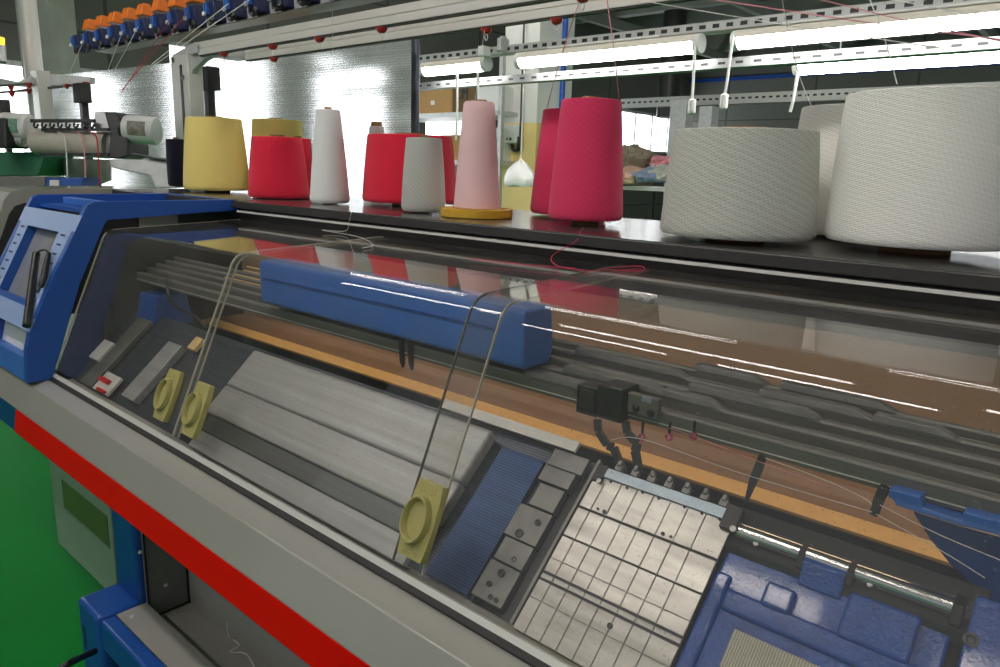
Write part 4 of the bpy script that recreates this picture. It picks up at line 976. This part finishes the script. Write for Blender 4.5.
LT = thing('beacon_lamp', pdw(2, 52, 4.6), 'small glowing orange beacon lamp at the edge of the view', 'lamp')
M['beacon'] = emat('beacon_glow', (1, .35, .03, 1), 3.0)
MB().tube([pdw(1, 46, 4.6), pdw(1, 38, 4.6)], .02, 16).build('lens', 'beacon', LT, smooth=True)
MB().tube([pdw(2, 62, 4.6), pdw(1, 46, 4.6)], .026, 16).build('base', 'galv', LT, smooth=True)

# ------------------------------------------------------------------ middle background: rack, boxes, bag, clothes
YR = 6.2
RK = thing('storage_rack', (py_(460, 113, YR).x, YR+.3, 0), 'grey storage rack with cardboard boxes beside the white column', 'rack')
xa = py_(410, 113, YR).x; xb = py_(500, 113, YR).x
for v in (112, 160):
    z = py_(460, v, YR).z; MB().box((xa-.6, YR, z-.05), (xb, YR+.6, z)).build('shelf_board', 'galv', RK)
for x in (xa-.55, xb-.03):
    MB().box((x, YR, 0), (x+.05, YR+.05, H+1.4)).build('upright', 'galv', RK); MB().box((x, YR+.55, 0), (x+.05, YR+.6, H+1.4)).build('upright', 'galv', RK)
zsr = py_(460, 112, YR).z
def bx(u0, u1, vt_, mt, lab, y=YR+.05, d=.4, z0=zsr):
    a = py_(u0, vt_, y); b = py_(u1, vt_, y)
    t = tag(MB().box((a.x, y, z0), (b.x, y+d, a.z)).build('cardboard_box', mt, bevel=.004), lab, 'box'); return t
B1 = bx(418, 452, 86, 'card', 'light brown cardboard box on the rack with a white tag')
a = py_(431, 105, YR+.045); MB().box((a.x, YR+.04, a.z), (a.x+.06, YR+.05, a.z+.05)).build('paper_tag', 'white', B1)
bx(453, 476, 83, 'card2', 'dark brown cardboard box with printed lettering on the rack')
bb = bpy.data.objects['cardboard_box.001']; q = py_(456, 99, YR+.046); m = MB()
def stroke(a, b, w_=.018):
    a = Vector((q.x+a[0], YR+.049, q.z+a[1])); b = Vector((q.x+b[0], YR+.049, q.z+b[1])); sd = (b-a).normalized().cross(Vector((0, 1, 0)))*w_/2
    m.slab([a-sd, a+sd, b+sd, b-sd], (0, -.006, 0))
for a, b in (((0, .13), (0, 0)), ((0, .009), (.07, .009)), ((.10, 0), (.10, .13)), ((.10, .13), (.14, .05)), ((.14, .05), (.18, .13)), ((.18, .13), (.18, 0))): stroke(a, b)
m.build('lettering', 'dark2', bb)
bx(477, 499, 86, 'white', 'pale box with papers at the rack end beside the column')
zl = py_(460, 160, YR).z
bx(440, 470, 135, 'card', 'cardboard box on the lower rack board behind the pink cone', z0=zl)
bx(476, 497, 128, 'white', 'white parcel on the lower rack board', z0=zl)
# switch box on the column
SB = tag(MB().box((py_(504, 125, cy0-.08).x, cy0-.08, py_(504, 143, cy0-.08).z), (py_(517, 125, cy0-.08).x, cy0-.002, py_(504, 125, cy0-.08).z)).build('switch_box', 'white', bevel=.006), 'white switch box with green button on the column', 'switch')
for (u, mt) in ((506.5, 'green'), (510.5, 'dark2')):
    p_ = py_(u, 139, cy0-.082); MB().lathe(p_, [(.016, 0), (.014, .01), (.004, .012)], 12, (0, -1, 0)).build('button', mt, SB, smooth=True)
p1 = py_(512, 144, cy0-.05); p2 = py_(518, 146, cy0-.05)
tag(MB().tube(smoothpath([p1, p1-Vector((-.02, 0, .06)), p2-Vector((0, 0, .03)), p2+Vector((.01, 0, .1))]), .02, 8).build('cable_loop', 'raildark', smooth=True), 'grey cable looping out below the switch box', 'cable')
BG = thing('hanging_bag', py_(520, 186, 5.2), 'white plastic bag hanging on a string before the yellow column base', 'bag')
c = py_(520, 186, 5.2)
m = MB(); rngs = []
for k, (r_, h_) in enumerate(((.15, 0), (.17, .03), (.165, .08), (.13, .14), (.075, .19), (.025, .22), (.012, .24))):
    rngs.append([m.b.verts.new(c+Vector((r_*(1+.08*math.sin(t*3+k))*math.cos(t*2*math.pi/24), r_*.6*math.sin(t*2*math.pi/24), h_+.008*math.sin(t*5)))) for t in range(24)])
for q in range(6):
    for t in range(24): m.b.faces.new((rngs[q][t], rngs[q][(t+1) % 24], rngs[q+1][(t+1) % 24], rngs[q+1][t]))
m.b.faces.new(rngs[0][::-1]); m.b.faces.new(rngs[-1]); m.build('sack', 'bag', BG, smooth=True)
MB().tube([c+Vector((0, 0, .23)), c+Vector((0, 0, 1.4))], .006, 6).build('string', 'white', BG)
# clothes on a high table
YC = 7.5
tzz = py_(640, 187, YC).z
TB = thing('work_table', (py_(650, 187, YC).x, YC+.3, 0), 'pale topped table carrying the heap of knitted pieces', 'table')
xa = py_(612, 187, YC).x; xb = py_(680, 187, YC).x
MB().box((xa, YC, tzz-.04), (xb+.5, YC+.9, tzz)).build('tabletop', 'white', TB, bevel=.004)
for x in (xa+.05, xb+.4):
    for y in (YC+.05, YC+.8): MB().box((x, y, 0), (x+.05, y+.05, tzz-.04)).build('leg', 'dark2', TB)
def blob(u, v, ru, rv, mt, lab, y=YC+.3, seed=0):
    random.seed(seed); c = py_(u, v, y); sc = (py_(u+ru, v, y)-c).length; sz = abs(py_(u, v-rv, y).z-c.z)
    m = MB(); bmesh.ops.create_icosphere(m.b, subdivisions=4, radius=1)
    from mathutils import noise as NZ
    for vt in m.b.verts:
        nn = NZ.fractal(vt.co*1.7+Vector((seed, seed*2, 0)), 1., 2., 4)
        k = 1+.35*nn; z = vt.co.z*k
        vt.co = Vector((vt.co.x*k*sc, vt.co.y*k*.28, max(z, -.6)*sz))+c
        vt.co.z = max(vt.co.z, tzz+.001)
    tag(m.build('knitted_piece', mt, smooth=True), lab, 'clothes', 'heap of knitted pieces')
blob(631, 162, 22, 17, 'cloth_taupe', 'large crumpled taupe knitted piece on top of the heap', seed=1)
blob(652, 177, 12, 9, 'cloth_blue', 'pale blue knitted piece at the front of the heap', YC+.12, 2)
blob(633, 178, 14, 11, 'cloth_peach', 'peach knitted piece below the taupe one', YC+.10, 3)
blob(668, 165, 13, 10, 'cloth_pink', 'pink knitted piece beside the grey cone', YC+.35, 4)
blob(664, 174, 12, 11, 'cloth_white', 'off-white knitted piece under the pink one', YC+.22, 5)
# duct and posts in the distance
p = py_(670, 85, 12.0)
tag(MB().tube([(p.x, 12, p.z-.55), (p.x, 12, CZ)], .20, 24).build('duct', 'raildark', smooth=True), 'dark round duct hanging below the roof behind the lamps', 'duct')
for (u, v0, lab, w_) in ((679, 99, 'pale square post standing left of the grey cone top', .12), (706, 106, 'grey post just above the grey cone', .09)):
    p = py_(u, v0, 9.0); tag(MB().box((p.x-w_, 9, 0), (p.x+w_, 9.2, p.z)).build('post', 'galv', bevel=.01), lab, 'post')
tag(MB().box((py_(620, 108, 9.4).x, 9.4, py_(620, 108, 9.4).z), (2.5, 9.5, py_(620, 99, 9.4).z)).build('far_tray', 'perfU', loc=(0, 9.4, py_(620, 103, 9.4).z)), 'far punched cable tray behind the pull cords', 'cable tray')

# ------------------------------------------------------------------ world and view
w = bpy.data.worlds.new('world'); S.world = w; w.use_nodes = True
bg = w.node_tree.nodes['Background']; bg.inputs[0].default_value = (.80, .86, .92, 1); bg.inputs[1].default_value = .27
S.view_settings.view_transform = 'Standard'; S.view_settings.look = 'None'; S.view_settings.exposure = 0.32; S.view_settings.gamma = 1
S.view_settings.use_curve_mapping = False
S.cycles.use_denoising = True
S.cycles.max_bounces = 10; S.cycles.transparent_max_bounces = 24; S.cycles.diffuse_bounces = 4; S.cycles.glossy_bounces = 5; S.cycles.sample_clamp_indirect = 4
